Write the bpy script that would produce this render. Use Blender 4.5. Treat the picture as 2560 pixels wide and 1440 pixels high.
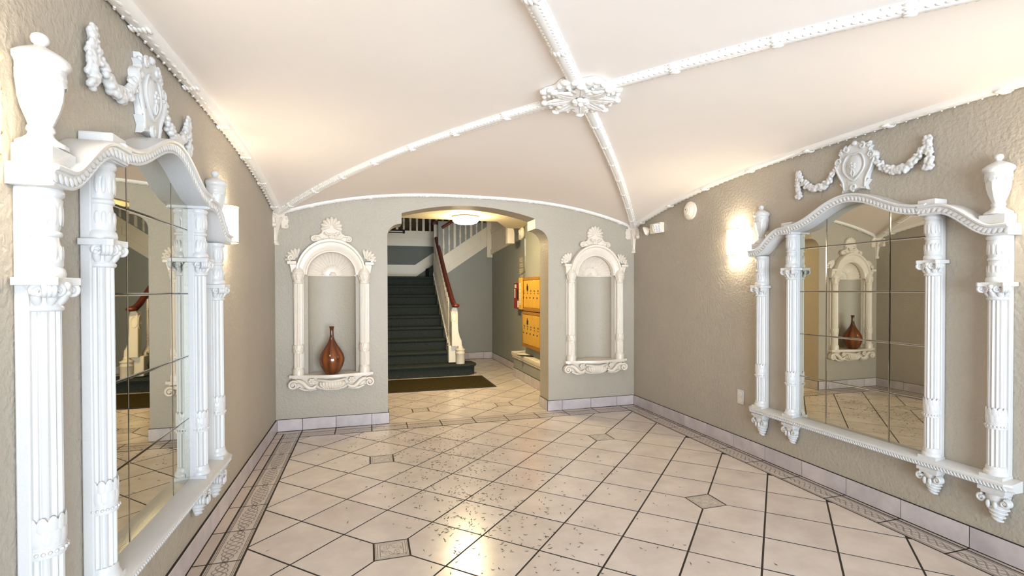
import bpy, math, random
from mathutils import Vector, Matrix
from mathutils.geometry import tessellate_polygon
from math import sin, cos, pi, sqrt, radians, floor

for o in list(bpy.data.objects):
    bpy.data.objects.remove(o)
random.seed(7)
SC = bpy.context.scene
COL = SC.collection

# ------------------------------------------------------------------ camera, sky, lights, exposure
YAW, PITCH, ROLL = 0.29705542, 0.01018560, -0.00187051
FPX, CX, CY = 1241.857, 1299.41, 739.17
cy_, sy_ = cos(YAW), sin(YAW)
R0 = Vector((cy_, -sy_, 0)); F0 = Vector((sy_, cy_, 0)); Z0 = Vector((0, 0, 1))
FW = F0 * cos(PITCH) - Z0 * sin(PITCH)
U0 = F0 * sin(PITCH) + Z0 * cos(PITCH)
RI = R0 * cos(ROLL) + U0 * sin(ROLL)
UP = U0 * cos(ROLL) - R0 * sin(ROLL)
cam = bpy.data.cameras.new('camera')
cam.sensor_fit = 'HORIZONTAL'; cam.sensor_width = 36.0
cam.lens = FPX / 2560 * 36
cam.shift_x = -(CX - 1280) / 2560
cam.shift_y = (CY - 720) / 2560
cam.clip_start = 0.05
camo = bpy.data.objects.new('camera', cam); COL.objects.link(camo)
m4 = Matrix(((RI.x, UP.x, -FW.x, 0), (RI.y, UP.y, -FW.y, 0), (RI.z, UP.z, -FW.z, 1.3), (0, 0, 0, 1)))
camo.matrix_world = m4
SC.camera = camo

W = bpy.data.worlds.new('sky'); SC.world = W; W.use_nodes = True
W.node_tree.nodes['Background'].inputs[0].default_value = (0.62, 0.78, 1.0, 1)
W.node_tree.nodes['Background'].inputs[1].default_value = 0.5

def area(name, loc, rot, sx, sy, power, color, spread=180):
    l = bpy.data.lights.new(name, 'AREA'); l.shape = 'RECTANGLE'; l.size = sx; l.size_y = sy
    l.energy = power; l.color = color; l.spread = radians(spread)
    o = bpy.data.objects.new(name, l); COL.objects.link(o); o.location = loc; o.rotation_euler = rot
    return o
# daylight through the glazed entrance behind the camera
area('entrance_daylight', (1.04, -5.0, 0.6), (radians(101), 0, 0), 5.5, 3.0, 520, (0.77, 0.885, 1.0))
# window high up in the stairwell
area('stairwell_daylight', (1.2, 9.2, 3.9), (0, 0, 0), 1.6, 1.2, 1.6, (0.85, 0.93, 1.0))
SCONCE_EMIT = 21.0
HALL_EMIT = 85.0
SC.view_settings.view_transform = 'Standard'
SC.view_settings.look = 'None'
SC.view_settings.exposure = 1.14
SC.view_settings.gamma = 1.0
SC.view_settings.use_curve_mapping = False
SC.cycles.max_bounces = 10
SC.cycles.diffuse_bounces = 6
SC.cycles.glossy_bounces = 6
SC.cycles.sample_clamp_indirect = 6
SC.cycles.caustics_reflective = False
SC.cycles.caustics_refractive = False

# ------------------------------------------------------------------ materials
def srgb(r, g, b):
    f = lambda c: (c / 255 / 12.92) if c / 255 <= 0.04045 else ((c / 255 + 0.055) / 1.055) ** 2.4
    return (f(r), f(g), f(b), 1)

def mat(name, col, rough=0.5, bump=None, var=0.0, vscale=4.0, metal=0.0, coat=0.0, emit=None, spec=0.5, warp=1.0, randv=0.0, col2=None):
    m = bpy.data.materials.new(name); m.use_nodes = True
    nt = m.node_tree; N = nt.nodes; L = nt.links
    b = N['Principled BSDF']
    c = srgb(*col) if max(col) > 1 else (*col, 1)
    b.inputs['Base Color'].default_value = c
    b.inputs['Roughness'].default_value = rough
    b.inputs['Metallic'].default_value = metal
    b.inputs['Coat Weight'].default_value = coat
    b.inputs['Specular IOR Level'].default_value = spec
    tc = N.new('ShaderNodeTexCoord')
    if var or col2:
        n = N.new('ShaderNodeTexNoise'); n.inputs['Scale'].default_value = vscale; n.inputs['Detail'].default_value = 5
        n.inputs['Roughness'].default_value = 0.6
        L.new(tc.outputs['Object'], n.inputs['Vector'])
        mp = N.new('ShaderNodeMapRange'); mp.inputs[1].default_value = 0.3; mp.inputs[2].default_value = 0.7
        L.new(n.outputs['Fac'], mp.inputs[0])
        mx = N.new('ShaderNodeMix'); mx.data_type = 'RGBA'
        d = 1 - var
        c2 = srgb(*col2) if col2 else (c[0] * d, c[1] * d, c[2] * d, 1)
        mx.inputs[6].default_value = c2; mx.inputs[7].default_value = c
        L.new(mp.outputs[0], mx.inputs[0])
        out = mx.outputs[2]
        if randv:
            oi = N.new('ShaderNodeObjectInfo')
            mr = N.new('ShaderNodeMapRange'); mr.inputs[3].default_value = 1 - randv; mr.inputs[4].default_value = 1 + randv
            L.new(oi.outputs['Random'], mr.inputs[0])
            hs = N.new('ShaderNodeHueSaturation'); L.new(mr.outputs[0], hs.inputs['Value']); L.new(out, hs.inputs['Color'])
            ad = N.new('ShaderNodeVectorMath'); ad.operation = 'ADD'
            cb = N.new('ShaderNodeCombineXYZ'); ml = N.new('ShaderNodeMath'); ml.operation = 'MULTIPLY'; ml.inputs[1].default_value = 37.0
            L.new(oi.outputs['Random'], ml.inputs[0]); L.new(ml.outputs[0], cb.inputs[0]); L.new(ml.outputs[0], cb.inputs[2])
            L.new(tc.outputs['Object'], ad.inputs[0]); L.new(cb.outputs[0], ad.inputs[1]); L.new(ad.outputs[0], n.inputs['Vector'])
            out = hs.outputs[0]
        L.new(out, b.inputs['Base Color'])
    if bump:
        s, st, dist = bump
        n2 = N.new('ShaderNodeTexNoise'); n2.inputs['Scale'].default_value = s; n2.inputs['Detail'].default_value = 4
        n2.inputs['Distortion'].default_value = warp
        L.new(tc.outputs['Object'], n2.inputs['Vector'])
        bp = N.new('ShaderNodeBump'); bp.inputs['Strength'].default_value = st; bp.inputs['Distance'].default_value = dist
        L.new(n2.outputs['Fac'], bp.inputs['Height']); L.new(bp.outputs[0], b.inputs['Normal'])
    if emit:
        b.inputs['Emission Color'].default_value = (*emit[0], 1); b.inputs['Emission Strength'].default_value = emit[1]
    return m

M = {}
M['wall'] = mat('greige_plaster', (176, 167, 152), 0.5, (52, 0.55, 0.009), 0.07, 2.5, warp=0.25)
M['hallwall'] = mat('hall_plaster', (146, 147, 140), 0.6, (45, 0.4, 0.006), 0.06, 2.5)
M['stairwall'] = mat('hall_plaster_shaded', (112, 115, 106), 0.7, (45, 0.4, 0.006), 0.1, 2.5)  # hall plaster darkened, the dimness behind the stairs is put into its colour
M['ceiling'] = mat('ceiling_plaster', (243, 234, 226), 0.8, (6, 0.12, 0.01), 0.03, 1.5, spec=0.2)
M['hallceil'] = mat('hall_ceiling_plaster', (236, 224, 192), 0.6, (60, 0.2, 0.003))
M['white'] = mat('white_gloss_plaster', (209, 208, 206), 0.3, (55, 0.25, 0.004), 0.04, 9)
M['niche'] = mat('cream_gloss_plaster', (228, 217, 202), 0.3, (60, 0.2, 0.003), 0.05, 9)
M['trimwhite'] = mat('white_trim_gloss', (240, 236, 230), 0.28, (70, 0.25, 0.003), 0.04, 8)
M['tile'] = mat('cream_floor_tile', (217, 207, 199), 0.22, (9, 0.05, 0.01), 0.0, 5, randv=0.035, col2=(196, 185, 178))
M['btile'] = mat('lilac_grey_base_tile', (206, 197, 196), 0.28, (9, 0.06, 0.01), 0.0, 6, randv=0.05, col2=(176, 168, 170))
M['strip'] = mat('plain_strip_tile', (196, 182, 172), 0.28, (9, 0.06, 0.01), 0.1, 7, randv=0.03)
M['grout'] = mat('dark_grout', (40, 32, 25), 0.8, (200, 0.3, 0.002))
M['mirror'] = mat('aged_mirror_glass', (0.64, 0.61, 0.50), 0.015, None, 0, metal=1.0)
M['mirroredge'] = mat('bevelled_mirror_edge', (0.5, 0.48, 0.42), 0.08, None, 0, metal=1.0)
M['black'] = mat('black_backing', (14, 13, 12), 0.6)
M['carpet'] = mat('dark_green_carpet', (74, 80, 76), 0.95, (500, 0.9, 0.006), 0.72, 130, spec=0.1)
M['mat'] = mat('olive_brown_mat', (78, 68, 34), 0.95, (400, 0.9, 0.006), 0.75, 110, spec=0.1)
M['matedge'] = mat('dark_mat_edge', (44, 34, 26), 0.85)
M['stairwhite'] = mat('ivory_stair_paint', (226, 216, 196), 0.4, (40, 0.15, 0.003), 0.05, 6)
M['wood'] = mat('mahogany_rail', (112, 42, 18), 0.42, (30, 0.1, 0.002), 0.45, 14, coat=0.05)
M['box'] = mat('golden_oak_mailbox', (208, 160, 62), 0.35, (40, 0.1, 0.002), 0.12, 20)
M['boxframe'] = mat('oak_mailbox_frame', (160, 112, 42), 0.4, (40, 0.1, 0.002), 0.25, 20)
M['metal'] = mat('brushed_steel', (0.62, 0.62, 0.60), 0.3, None, 0, metal=1.0)
M['brass'] = mat('satin_brass', (0.72, 0.56, 0.30), 0.3, None, 0, metal=1.0)
M['dark'] = mat('dark_metal', (22, 20, 20), 0.4)
M['red'] = mat('red_enamel', (150, 16, 24), 0.35, None, 0.1)
M['paper'] = mat('paper', (236, 230, 214), 0.7)
M['plastic'] = mat('ivory_plastic', (238, 228, 210), 0.35)
M['lens'] = mat('lamp_lens', (222, 222, 228), 0.12, (300, 0.5, 0.004))
M['grey'] = mat('grey_plastic', (150, 148, 140), 0.4)
M['litter'] = mat('dry_olive_leaf', (84, 70, 44), 0.8, None, 0.4, 40)
M['glow'] = mat('lit_opal_glass', (255, 250, 240), 0.3, emit=((1.0, 0.87, 0.67), SCONCE_EMIT))
M['hallglow'] = mat('lit_opal_bowl', (255, 250, 240), 0.3, emit=((1.0, 0.80, 0.45), HALL_EMIT))
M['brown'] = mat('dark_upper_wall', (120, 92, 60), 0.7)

def math_node(nt, op, a, b=None, c=None):
    n = nt.nodes.new('ShaderNodeMath'); n.operation = op
    for i, v in enumerate((a, b, c)):
        if v is None: continue
        if isinstance(v, (int, float)): n.inputs[i].default_value = v
        else: nt.links.new(v, n.inputs[i])
    return n.outputs[0]

def knot_mat(name, base, dark, L, Wd, square=False):
    """raised interlace relief: colour + bump from object coordinates"""
    m = bpy.data.materials.new(name); m.use_nodes = True
    nt = m.node_tree; N = nt.nodes
    b = N['Principled BSDF']; b.inputs['Roughness'].default_value = 0.32
    tc = N.new('ShaderNodeTexCoord'); sp = N.new('ShaderNodeSeparateXYZ')
    nt.links.new(tc.outputs['Object'], sp.inputs[0])
    x, y = sp.outputs[0], sp.outputs[1]
    mn = lambda *a: math_node(nt, *a)
    ax, ay = mn('ABSOLUTE', x), mn('ABSOLUTE', y)
    lines = []
    if square:
        e = mn('MAXIMUM', ax, ay)
        for d in (Wd * 0.40, Wd * 0.45, Wd * 0.33):
            lines.append(mn('ABSOLUTE', mn('SUBTRACT', e, d)))
        r = mn('SQRT', mn('ADD', mn('MULTIPLY', x, x), mn('MULTIPLY', y, y)))
        th = mn('ARCTAN2', y, x)
        for k, ph in ((4, 0.0), (4, 1.57), (8, 0.7)):
            lines.append(mn('ABSOLUTE', mn('SUBTRACT', r, mn('ADD', Wd * 0.2, mn('MULTIPLY', Wd * 0.09, mn('SINE', mn('ADD', mn('MULTIPLY', th, k), ph)))))))
        th_ = 0.0016
    else:
        for d in (Wd * 0.36, Wd * 0.41, Wd * 0.46):
            lines.append(mn('ABSOLUTE', mn('SUBTRACT', ay, d)))
        env = mn('POWER', mn('MAXIMUM', mn('COSINE', mn('MULTIPLY', x, pi / L)), 0.0), 0.45)
        for ph, A, k in ((0, 0.26, 2), (1.571, 0.26, 2), (3.1416, 0.26, 2), (4.712, 0.26, 2), (0.4, 0.14, 4), (3.5, 0.14, 4)):
            lines.append(mn('ABSOLUTE', mn('SUBTRACT', y, mn('MULTIPLY', mn('MULTIPLY', env, Wd * A), mn('SINE', mn('ADD', mn('MULTIPLY', x, 2 * pi * k / L), ph))))))
        th_ = 0.0024
    d = lines[0]
    for l in lines[1:]: d = mn('MINIMUM', d, l)
    mr = N.new('ShaderNodeMapRange'); mr.inputs[1].default_value = th_ * 0.5; mr.inputs[2].default_value = th_ * 1.3
    nt.links.new(d, mr.inputs[0])
    nz = N.new('ShaderNodeTexNoise'); nz.inputs['Scale'].default_value = 30; nt.links.new(tc.outputs['Object'], nz.inputs['Vector'])
    mx = N.new('ShaderNodeMix'); mx.data_type = 'RGBA'
    mx.inputs[6].default_value = srgb(*dark); mx.inputs[7].default_value = srgb(*base)
    nt.links.new(mr.outputs[0], mx.inputs[0])
    mx2 = N.new('ShaderNodeMix'); mx2.data_type = 'RGBA'; mx2.blend_type = 'MULTIPLY'
    mx2.inputs[0].default_value = 0.25
    nt.links.new(mx.outputs[2], mx2.inputs[6]); nt.links.new(nz.outputs['Fac'], mx2.inputs[7])
    nt.links.new(mx2.outputs[2], b.inputs['Base Color'])
    bp = N.new('ShaderNodeBump'); bp.inputs['Strength'].default_value = 0.6; bp.inputs['Distance'].default_value = 0.003
    nt.links.new(mr.outputs[0], bp.inputs['Height']); nt.links.new(bp.outputs[0], b.inputs['Normal'])
    return m
M['knot'] = knot_mat('interlace_border_tile', (208, 198, 190), (128, 118, 112), 0.33, 0.15)
M['knotsq'] = knot_mat('interlace_inset_tile', (212, 202, 192), (132, 122, 114), 0.17, 0.17, True)

def vase_mat():
    m = bpy.data.materials.new('amber_brown_glaze'); m.use_nodes = True
    nt = m.node_tree; N = nt.nodes; b = N['Principled BSDF']
    b.inputs['Roughness'].default_value = 0.08; b.inputs['Coat Weight'].default_value = 0.6
    tc = N.new('ShaderNodeTexCoord'); sp = N.new('ShaderNodeSeparateXYZ'); nt.links.new(tc.outputs['Object'], sp.inputs[0])
    mn = lambda *a: math_node(nt, *a)
    th = mn('ARCTAN2', sp.outputs[1], sp.outputs[0])
    nz = N.new('ShaderNodeTexNoise'); nz.inputs['Scale'].default_value = 9; nt.links.new(tc.outputs['Object'], nz.inputs['Vector'])
    s = mn('SINE', mn('ADD', mn('MULTIPLY', th, 9), mn('MULTIPLY', nz.outputs['Fac'], 3.0)))
    v = mn('ADD', mn('MULTIPLY', s, 0.5), 0.5)
    # amber belly, dark neck and foot
    zz = mn('SUBTRACT', sp.outputs[2], 0.15)
    g = mn('SUBTRACT', 1.0, mn('MINIMUM', mn('MULTIPLY', mn('ABSOLUTE', zz), 5.5), 1.0))
    f = mn('MULTIPLY', v, g)
    r = N.new('ShaderNodeValToRGB'); nt.links.new(f, r.inputs[0])
    r.color_ramp.elements[0].position = 0.0; r.color_ramp.elements[0].color = srgb(78, 34, 9)
    r.color_ramp.elements[1].position = 0.95; r.color_ramp.elements[1].color = srgb(140, 72, 14)
    nt.links.new(r.outputs[0], b.inputs['Base Color'])
    return m
M['vase'] = vase_mat()

def lined_paper(name, base, ink, step, frac):
    m = bpy.data.materials.new(name); m.use_nodes = True
    nt = m.node_tree; N = nt.nodes; b = N['Principled BSDF']; b.inputs['Roughness'].default_value = 0.7
    tc = N.new('ShaderNodeTexCoord'); sp = N.new('ShaderNodeSeparateXYZ'); nt.links.new(tc.outputs['Object'], sp.inputs[0])
    mn = lambda *a: math_node(nt, *a)
    fr = mn('FRACT', mn('DIVIDE', mn('ADD', sp.outputs[2], 10.0), step))
    nz = N.new('ShaderNodeTexNoise'); nz.inputs['Scale'].default_value = 90; nt.links.new(tc.outputs['Object'], nz.inputs['Vector'])
    k = mn('MULTIPLY', mn('LESS_THAN', fr, frac), mn('GREATER_THAN', nz.outputs['Fac'], 0.42))
    mx = N.new('ShaderNodeMix'); mx.data_type = 'RGBA'; mx.inputs[6].default_value = srgb(*base); mx.inputs[7].default_value = srgb(*ink)
    nt.links.new(k, mx.inputs[0]); nt.links.new(mx.outputs[2], b.inputs['Base Color'])
    return m
M['list'] = lined_paper('typed_list_paper', (232, 226, 206), (120, 110, 90), 0.02, 0.4)
M['notice'] = lined_paper('typed_notice_paper', (226, 216, 190), (90, 80, 66), 0.016, 0.45)

# ------------------------------------------------------------------ geometry helpers
class G:
    def __init__(s): s.v = []; s.f = []
    def add(s, vs, fs):
        n = len(s.v); s.v += [tuple(p) for p in vs]; s.f += [tuple(i + n for i in f) for f in fs]
        return s
    def box(s, x0, x1, y0, y1, z0, z1):
        return s.add([(x0, y0, z0), (x1, y0, z0), (x1, y1, z0), (x0, y1, z0), (x0, y0, z1), (x1, y0, z1), (x1, y1, z1), (x0, y1, z1)],
                     [(3, 2, 1, 0), (4, 5, 6, 7), (0, 1, 5, 4), (1, 2, 6, 5), (2, 3, 7, 6), (3, 0, 4, 7)])
    def hexa(s, bot, top):
        return s.add(list(bot) + list(top), [(3, 2, 1, 0), (4, 5, 6, 7), (0, 1, 5, 4), (1, 2, 6, 5), (2, 3, 7, 6), (3, 0, 4, 7)])
    def lathe(s, prof, c=(0, 0, 0), seg=24, a0=0.0, a1=2 * pi, mul=None, cap=True):
        """prof: [(r,z)], angle a: (r sin a, r cos a)"""
        full = abs(a1 - a0 - 2 * pi) < 1e-6
        n = seg if full else seg + 1
        vs = []; fs = []
        for r, z in prof:
            for i in range(n):
                a = a0 + (a1 - a0) * i / seg
                rr = r * (mul(a, z) if mul else 1)
                vs.append((c[0] + rr * sin(a), c[1] + rr * cos(a), c[2] + z))
        for j in range(len(prof) - 1):
            for i in range(seg):
                k = (i + 1) % n
                fs.append((j * n + i, (j + 1) * n + i, (j + 1) * n + k, j * n + k))
        if cap:
            fs.append(tuple(range(n)))
            fs.append(tuple(reversed([(len(prof) - 1) * n + i for i in range(n)])))
        return s.add(vs, fs)
    def tube(s, path, r, seg=8, cap=True, closed=False, flat=1.0):
        path = [Vector(p) for p in path]; n = len(path)
        rr = r if isinstance(r, (list, tuple)) else [r] * n
        t0 = (path[1] - path[0]).normalized()
        nrm = t0.orthogonal().normalized()
        vs = []; fs = []
        for i, p in enumerate(path):
            t = (path[min(i + 1, n - 1)] - path[max(i - 1, 0)]).normalized()
            nrm = (nrm - t * nrm.dot(t)); nrm = nrm.normalized() if nrm.length > 1e-6 else t.orthogonal().normalized()
            bn = t.cross(nrm)
            for k in range(seg):
                a = 2 * pi * k / seg
                vs.append(p + nrm * rr[i] * cos(a) + bn * rr[i] * sin(a) * flat)
        for i in range(n - 1):
            for k in range(seg):
                k2 = (k + 1) % seg
                fs.append((i * seg + k, i * seg + k2, (i + 1) * seg + k2, (i + 1) * seg + k))
        if cap:
            fs.append(tuple(reversed(range(seg)))); fs.append(tuple((n - 1) * seg + k for k in range(seg)))
        return s.add(vs, fs)
    def ell(s, c, r, rot=None, seg=8, rings=5):
        c = Vector(c); vs = []; fs = []
        if not isinstance(r, (list, tuple)): r = (r, r, r)
        R = rot if rot else Matrix.Identity(3)
        vs.append(c + R @ Vector((0, 0, -r[2])))
        for j in range(1, rings):
            p = -pi / 2 + pi * j / rings
            for i in range(seg):
                a = 2 * pi * i / seg
                vs.append(c + R @ Vector((r[0] * cos(p) * cos(a), r[1] * cos(p) * sin(a), r[2] * sin(p))))
        vs.append(c + R @ Vector((0, 0, r[2])))
        for i in range(seg):
            fs.append((0, 1 + (i + 1) % seg, 1 + i))
            for j in range(rings - 2):
                a = 1 + j * seg; b = a + seg
                fs.append((a + i, a + (i + 1) % seg, b + (i + 1) % seg, b + i))
            a = 1 + (rings - 2) * seg
            fs.append((a + i, a + (i + 1) % seg, len(vs) - 1))
        return s.add(vs, fs)
    def prism(s, poly, f0, f1):
        """poly 2d (convex or simple), f0/f1 map 2d point to the two 3d caps"""
        n = len(poly)
        tri = tessellate_polygon([[Vector((p[0], p[1], 0)) for p in poly]])
        vs = [f0(p) for p in poly] + [f1(p) for p in poly]
        fs = [tuple(t) for t in tri] + [tuple(n + i for i in reversed(t)) for t in tri]
        fs += [(i, (i + 1) % n, n + (i + 1) % n, n + i) for i in range(n)]
        return s.add(vs, fs)
    def loft(s, rings, closed=True, cap=True):
        n = len(rings[0]); vs = [p for r in rings for p in r]; fs = []
        for j in range(len(rings) - 1):
            for i in range(n if closed else n - 1):
                k = (i + 1) % n
                fs.append((j * n + i, j * n + k, (j + 1) * n + k, (j + 1) * n + i))
        if cap:
            fs.append(tuple(reversed(range(n)))); fs.append(tuple((len(rings) - 1) * n + i for i in range(n)))
        return s.add(vs, fs)
    def spiral(s, c, e1, e2, r0, turns, tr, a0=0.0, d=1, n=26, seg=6, end=0.18):
        c = Vector(c); e1 = Vector(e1); e2 = Vector(e2); pts = []; rad = []
        for i in range(n):
            t = i / (n - 1); a = a0 + d * turns * 2 * pi * t; r = r0 * (1 - (1 - end) * t)
            pts.append(c + e1 * r * cos(a) + e2 * r * sin(a)); rad.append(tr * (1 - 0.35 * t))
        s.tube(pts, rad, seg)
        s.ell(c, r0 * 0.28, seg=8, rings=5)
        return s
    def clampy(s, lo):
        s.v = [(x, max(y, lo), z) for x, y, z in s.v]; return s

def mkobj(name, g, m, parent=None, smooth=True, bevel=0, ang=40, loc=None):
    me = bpy.data.meshes.new(name)
    me.from_pydata([tuple(p) for p in g.v], [], g.f)
    import bmesh
    bm = bmesh.new(); bm.from_mesh(me)
    bmesh.ops.recalc_face_normals(bm, faces=bm.faces)
    bm.to_mesh(me); bm.free()
    me.materials.append(M[m] if isinstance(m, str) else m)
    if smooth:
        me.polygons.foreach_set('use_smooth', [True] * len(me.polygons))
        me.set_sharp_from_angle(angle=radians(ang))
    me.update()
    o = bpy.data.objects.new(name, me); COL.objects.link(o)
    if parent: o.parent = parent
    if loc: o.location = loc
    if bevel:
        b = o.modifiers.new('soft_edge', 'BEVEL'); b.width = bevel; b.segments = 2; b.limit_method = 'ANGLE'; b.angle_limit = radians(50)
    return o
def inst(o, name=None, loc=None, rotz=None, parent=None):
    c = o.copy(); COL.objects.link(c)
    if name: c.name = name
    if loc is not None: c.location = loc
    if rotz is not None: c.rotation_euler = (0, 0, rotz)
    if parent: c.parent = parent
    return c
def dup(root, loc=None, rotz=None):
    def rec(o, p):
        c = o.copy(); COL.objects.link(c); c.parent = p
        for ch in o.children: rec(ch, c)
        return c
    c = rec(root, None)
    if loc is not None: c.location = loc
    if rotz is not None: c.rotation_euler = (0, 0, rotz)
    return c
def thing(name, label, cat, loc=(0, 0, 0), rotz=0.0, group=None):
    o = bpy.data.objects.new(name, None); COL.objects.link(o); o.empty_display_size = 0.1
    o.location = loc; o.rotation_euler = (0, 0, rotz)
    return tag(o, label, cat, group)
def tag(o, label, cat, group=None):
    o['label'] = label; o['category'] = cat
    if group: o['group'] = group
    return o
def struct(o): o['kind'] = 'structure'; return o
def stuff(o): o['kind'] = 'stuff'; return o
def seat(g, x, y, z):  # shift geometry
    g.v = [(a + x, b + y, c + z) for a, b, c in g.v]; return g

# ------------------------------------------------------------------ room dimensions
XL, XR, YB, YF = -0.815, 2.90, 5.03, -0.35
XC, YC = (XL + XR) / 2, (YB + YF) / 2
HA, HB = (XR - XL) / 2, (YB - YF) / 2
BASE_H = 0.108
OPX0, OPX1 = 0.186, 1.862
WT = 0.27                                 # back wall thickness

def vault_z(x, y):
    u = min(1.0, abs(x - XC) / HA); v = min(1.0, abs(y - YC) / HB)
    return 2.265 - 0.262 * min(u, v) ** 2.6 + 0.045 * (1 - max(u, v) ** 2)

# side walls
def flat_wall(name, x0, x1, y0, y1, z0, z1, m='wall'):
    return struct(mkobj(name, G().box(x0, x1, y0, y1, z0, z1), m, smooth=False))
wl = flat_wall('wall_left', XL - 0.15, XL, YF - 0.15, YB + WT, 0, 2.5)
wr = flat_wall('wall_right', XR, XR + 0.15, YF - 0.15, YB + WT, 0, 2.5)

# wall polygons with holes (x,z) extruded in y
def holed_wall(name, outer, holes, y0, y1, m):
    loops = [outer] + holes
    flat = [p for l in loops for p in l]
    tri = tessellate_polygon([[Vector((p[0], p[1], 0)) for p in l] for l in loops])
    n = len(flat)
    vs = [(p[0], y0, p[1]) for p in flat] + [(p[0], y1, p[1]) for p in flat]
    fs = [tuple(t) for t in tri] + [tuple(n + i for i in reversed(t)) for t in tri]
    k = 0
    for l in loops:
        for i in range(len(l)):
            a, b = k + i, k + (i + 1) % len(l)
            fs.append((a, b, n + b, n + a))
        k += len(l)
    return mkobj(name, G().add(vs, fs), m, smooth=True, ang=30)

NICHES = [(-0.3225, 0.0), (2.4025, 0.014)]   # centre x, height offset
NW, ND, NZ0, NZS = 0.212, 0.13, 0.515, 1.452     # recess half width, depth, floor, spring line
def niche_hole(cx, dz):
    pts = [(cx - NW, NZ0 + dz), (cx + NW, NZ0 + dz)]
    for i in range(17):
        a = pi * i / 16
        pts.append((cx + NW * cos(a), NZS + dz + NW * sin(a)))
    return pts
# the back wall runs round the opening: its outline dips into the doorway
outl = [(XL - 0.1, 0), (OPX0, 0), (OPX0, 1.84)]
for i in range(1, 9):
    a = pi - (pi / 2) * i / 8
    outl.append((OPX0 + 0.137 + 0.137 * cos(a), 1.84 + 0.122 * sin(a)))
outl.append((0.323, 2.066))
for i in range(1, 20):
    t = i / 20; x = 0.323 + (1.714 - 0.323) * t
    outl.append((x, 2.066 + 0.103 * (1 - (2 * t - 1) ** 2)))
outl += [(1.714, 2.066), (1.714, 1.962)]
for i in range(1, 9):
    a = pi / 2 - (pi / 2) * i / 8
    outl.append((OPX1 - 0.148 + 0.148 * cos(a), 1.81 + 0.152 * sin(a)))
outl += [(OPX1, 0), (XR + 0.1, 0), (XR + 0.1, 2.5), (XL - 0.1, 2.5)]
wb = struct(holed_wall('wall_back', outl, [niche_hole(*n) for n in NICHES], YB, YB + WT, 'wall'))
for cx, dz in NICHES:
    g = G(); rows = []
    for z in (NZ0 + dz - 0.01, 1.0, NZS + dz + 0.012):
        rows.append([(cx + NW * cos(pi - pi * i / 20), YB + 0.004 + ND * sin(pi * i / 20), z) for i in range(21)])
    g.loft(rows, closed=False, cap=False)
    o = mkobj('niche_recess', g, 'wall', wb, ang=80)
# front wall with the glazed entrance behind the camera
g = G().box(XL - 0.1, -0.46, YF - 0.15, YF, 0, 2.5).box(2.54, XR + 0.1, YF - 0.15, YF, 0, 2.5).box(-0.46, 2.54, YF - 0.15, YF, 2.12, 2.5)
struct(mkobj('wall_front', g, 'wall', smooth=False))

# vaulted ceiling
N = 56
g = G(); vs = []; fs = []
for j in range(N + 1):
    for i in range(N + 1):
        x = XC + HA * 1.03 * (2 * i / N - 1); y = YC + HB * 1.02 * (2 * j / N - 1)
        vs.append((x, y, vault_z(x, y)))
nv = len(vs)
vs += [(x, y, z + 0.06) for x, y, z in vs]
for j in range(N):
    for i in range(N):
        a = j * (N + 1) + i; b = a + 1; c = a + N + 2; d = a + N + 1
        t = [(a, b, c), (a, c, d)] if (i < N / 2) == (j < N / 2) else [(a, b, d), (b, c, d)]
        fs += t + [tuple(nv + k for k in reversed(q)) for q in t]
ceiling = struct(mkobj('ceiling', g.add(vs, fs), 'ceiling', ang=60))

# ------------------------------------------------------------------ floor tiling
TS = 0.33157                    # tile module
GR = 0.0048                     # half joint
def clip(poly, nx, ny, d):      # keep nx*x+ny*y <= d
    out = []
    for i in range(len(poly)):
        p, q = poly[i], poly[(i + 1) % len(poly)]
        a, b = nx * p[0] + ny * p[1] - d, nx * q[0] + ny * q[1] - d
        if a <= 0: out.append(p)
        if a * b < 0:
            t = a / (a - b); out.append((p[0] + t * (q[0] - p[0]), p[1] + t * (q[1] - p[1])))
    return out
def area2(poly):
    return 0.5 * sum(poly[i][0] * poly[(i + 1) % len(poly)][1] - poly[(i + 1) % len(poly)][0] * poly[i][1] for i in range(len(poly)))
def tile_obj(name, poly, m, parent, z0=-0.008, z1=0.0, ch=0.0003):
    """one tile with a small chamfer, origin at its centre"""
    n = len(poly)
    cx = sum(p[0] for p in poly) / n; cy = sum(p[1] for p in poly) / n
    k = lambda p, s: (cx + (p[0] - cx) * s, cy + (p[1] - cy) * s)
    R = max(0.02, max(sqrt((p[0] - cx) ** 2 + (p[1] - cy) ** 2) for p in poly)); s = 1 - ch / R * 1.4
    dz = random.uniform(-0.0006, 0.0006)
    vs = [(p[0] - cx, p[1] - cy, z0) for p in poly] + [(p[0] - cx, p[1] - cy, z1 - ch + dz) for p in poly] + [(k(p, s)[0] - cx, k(p, s)[1] - cy, z1 + dz) for p in poly]
    fs = [tuple(range(2 * n, 3 * n))]
    for i in range(n):
        j = (i + 1) % n
        fs += [(i, j, n + j, n + i), (n + i, n + j, 2 * n + j, 2 * n + i)]
    o = mkobj(name, G().add(vs, fs), m, parent, smooth=False); o.location = (cx, cy, 0)
    return o

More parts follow.
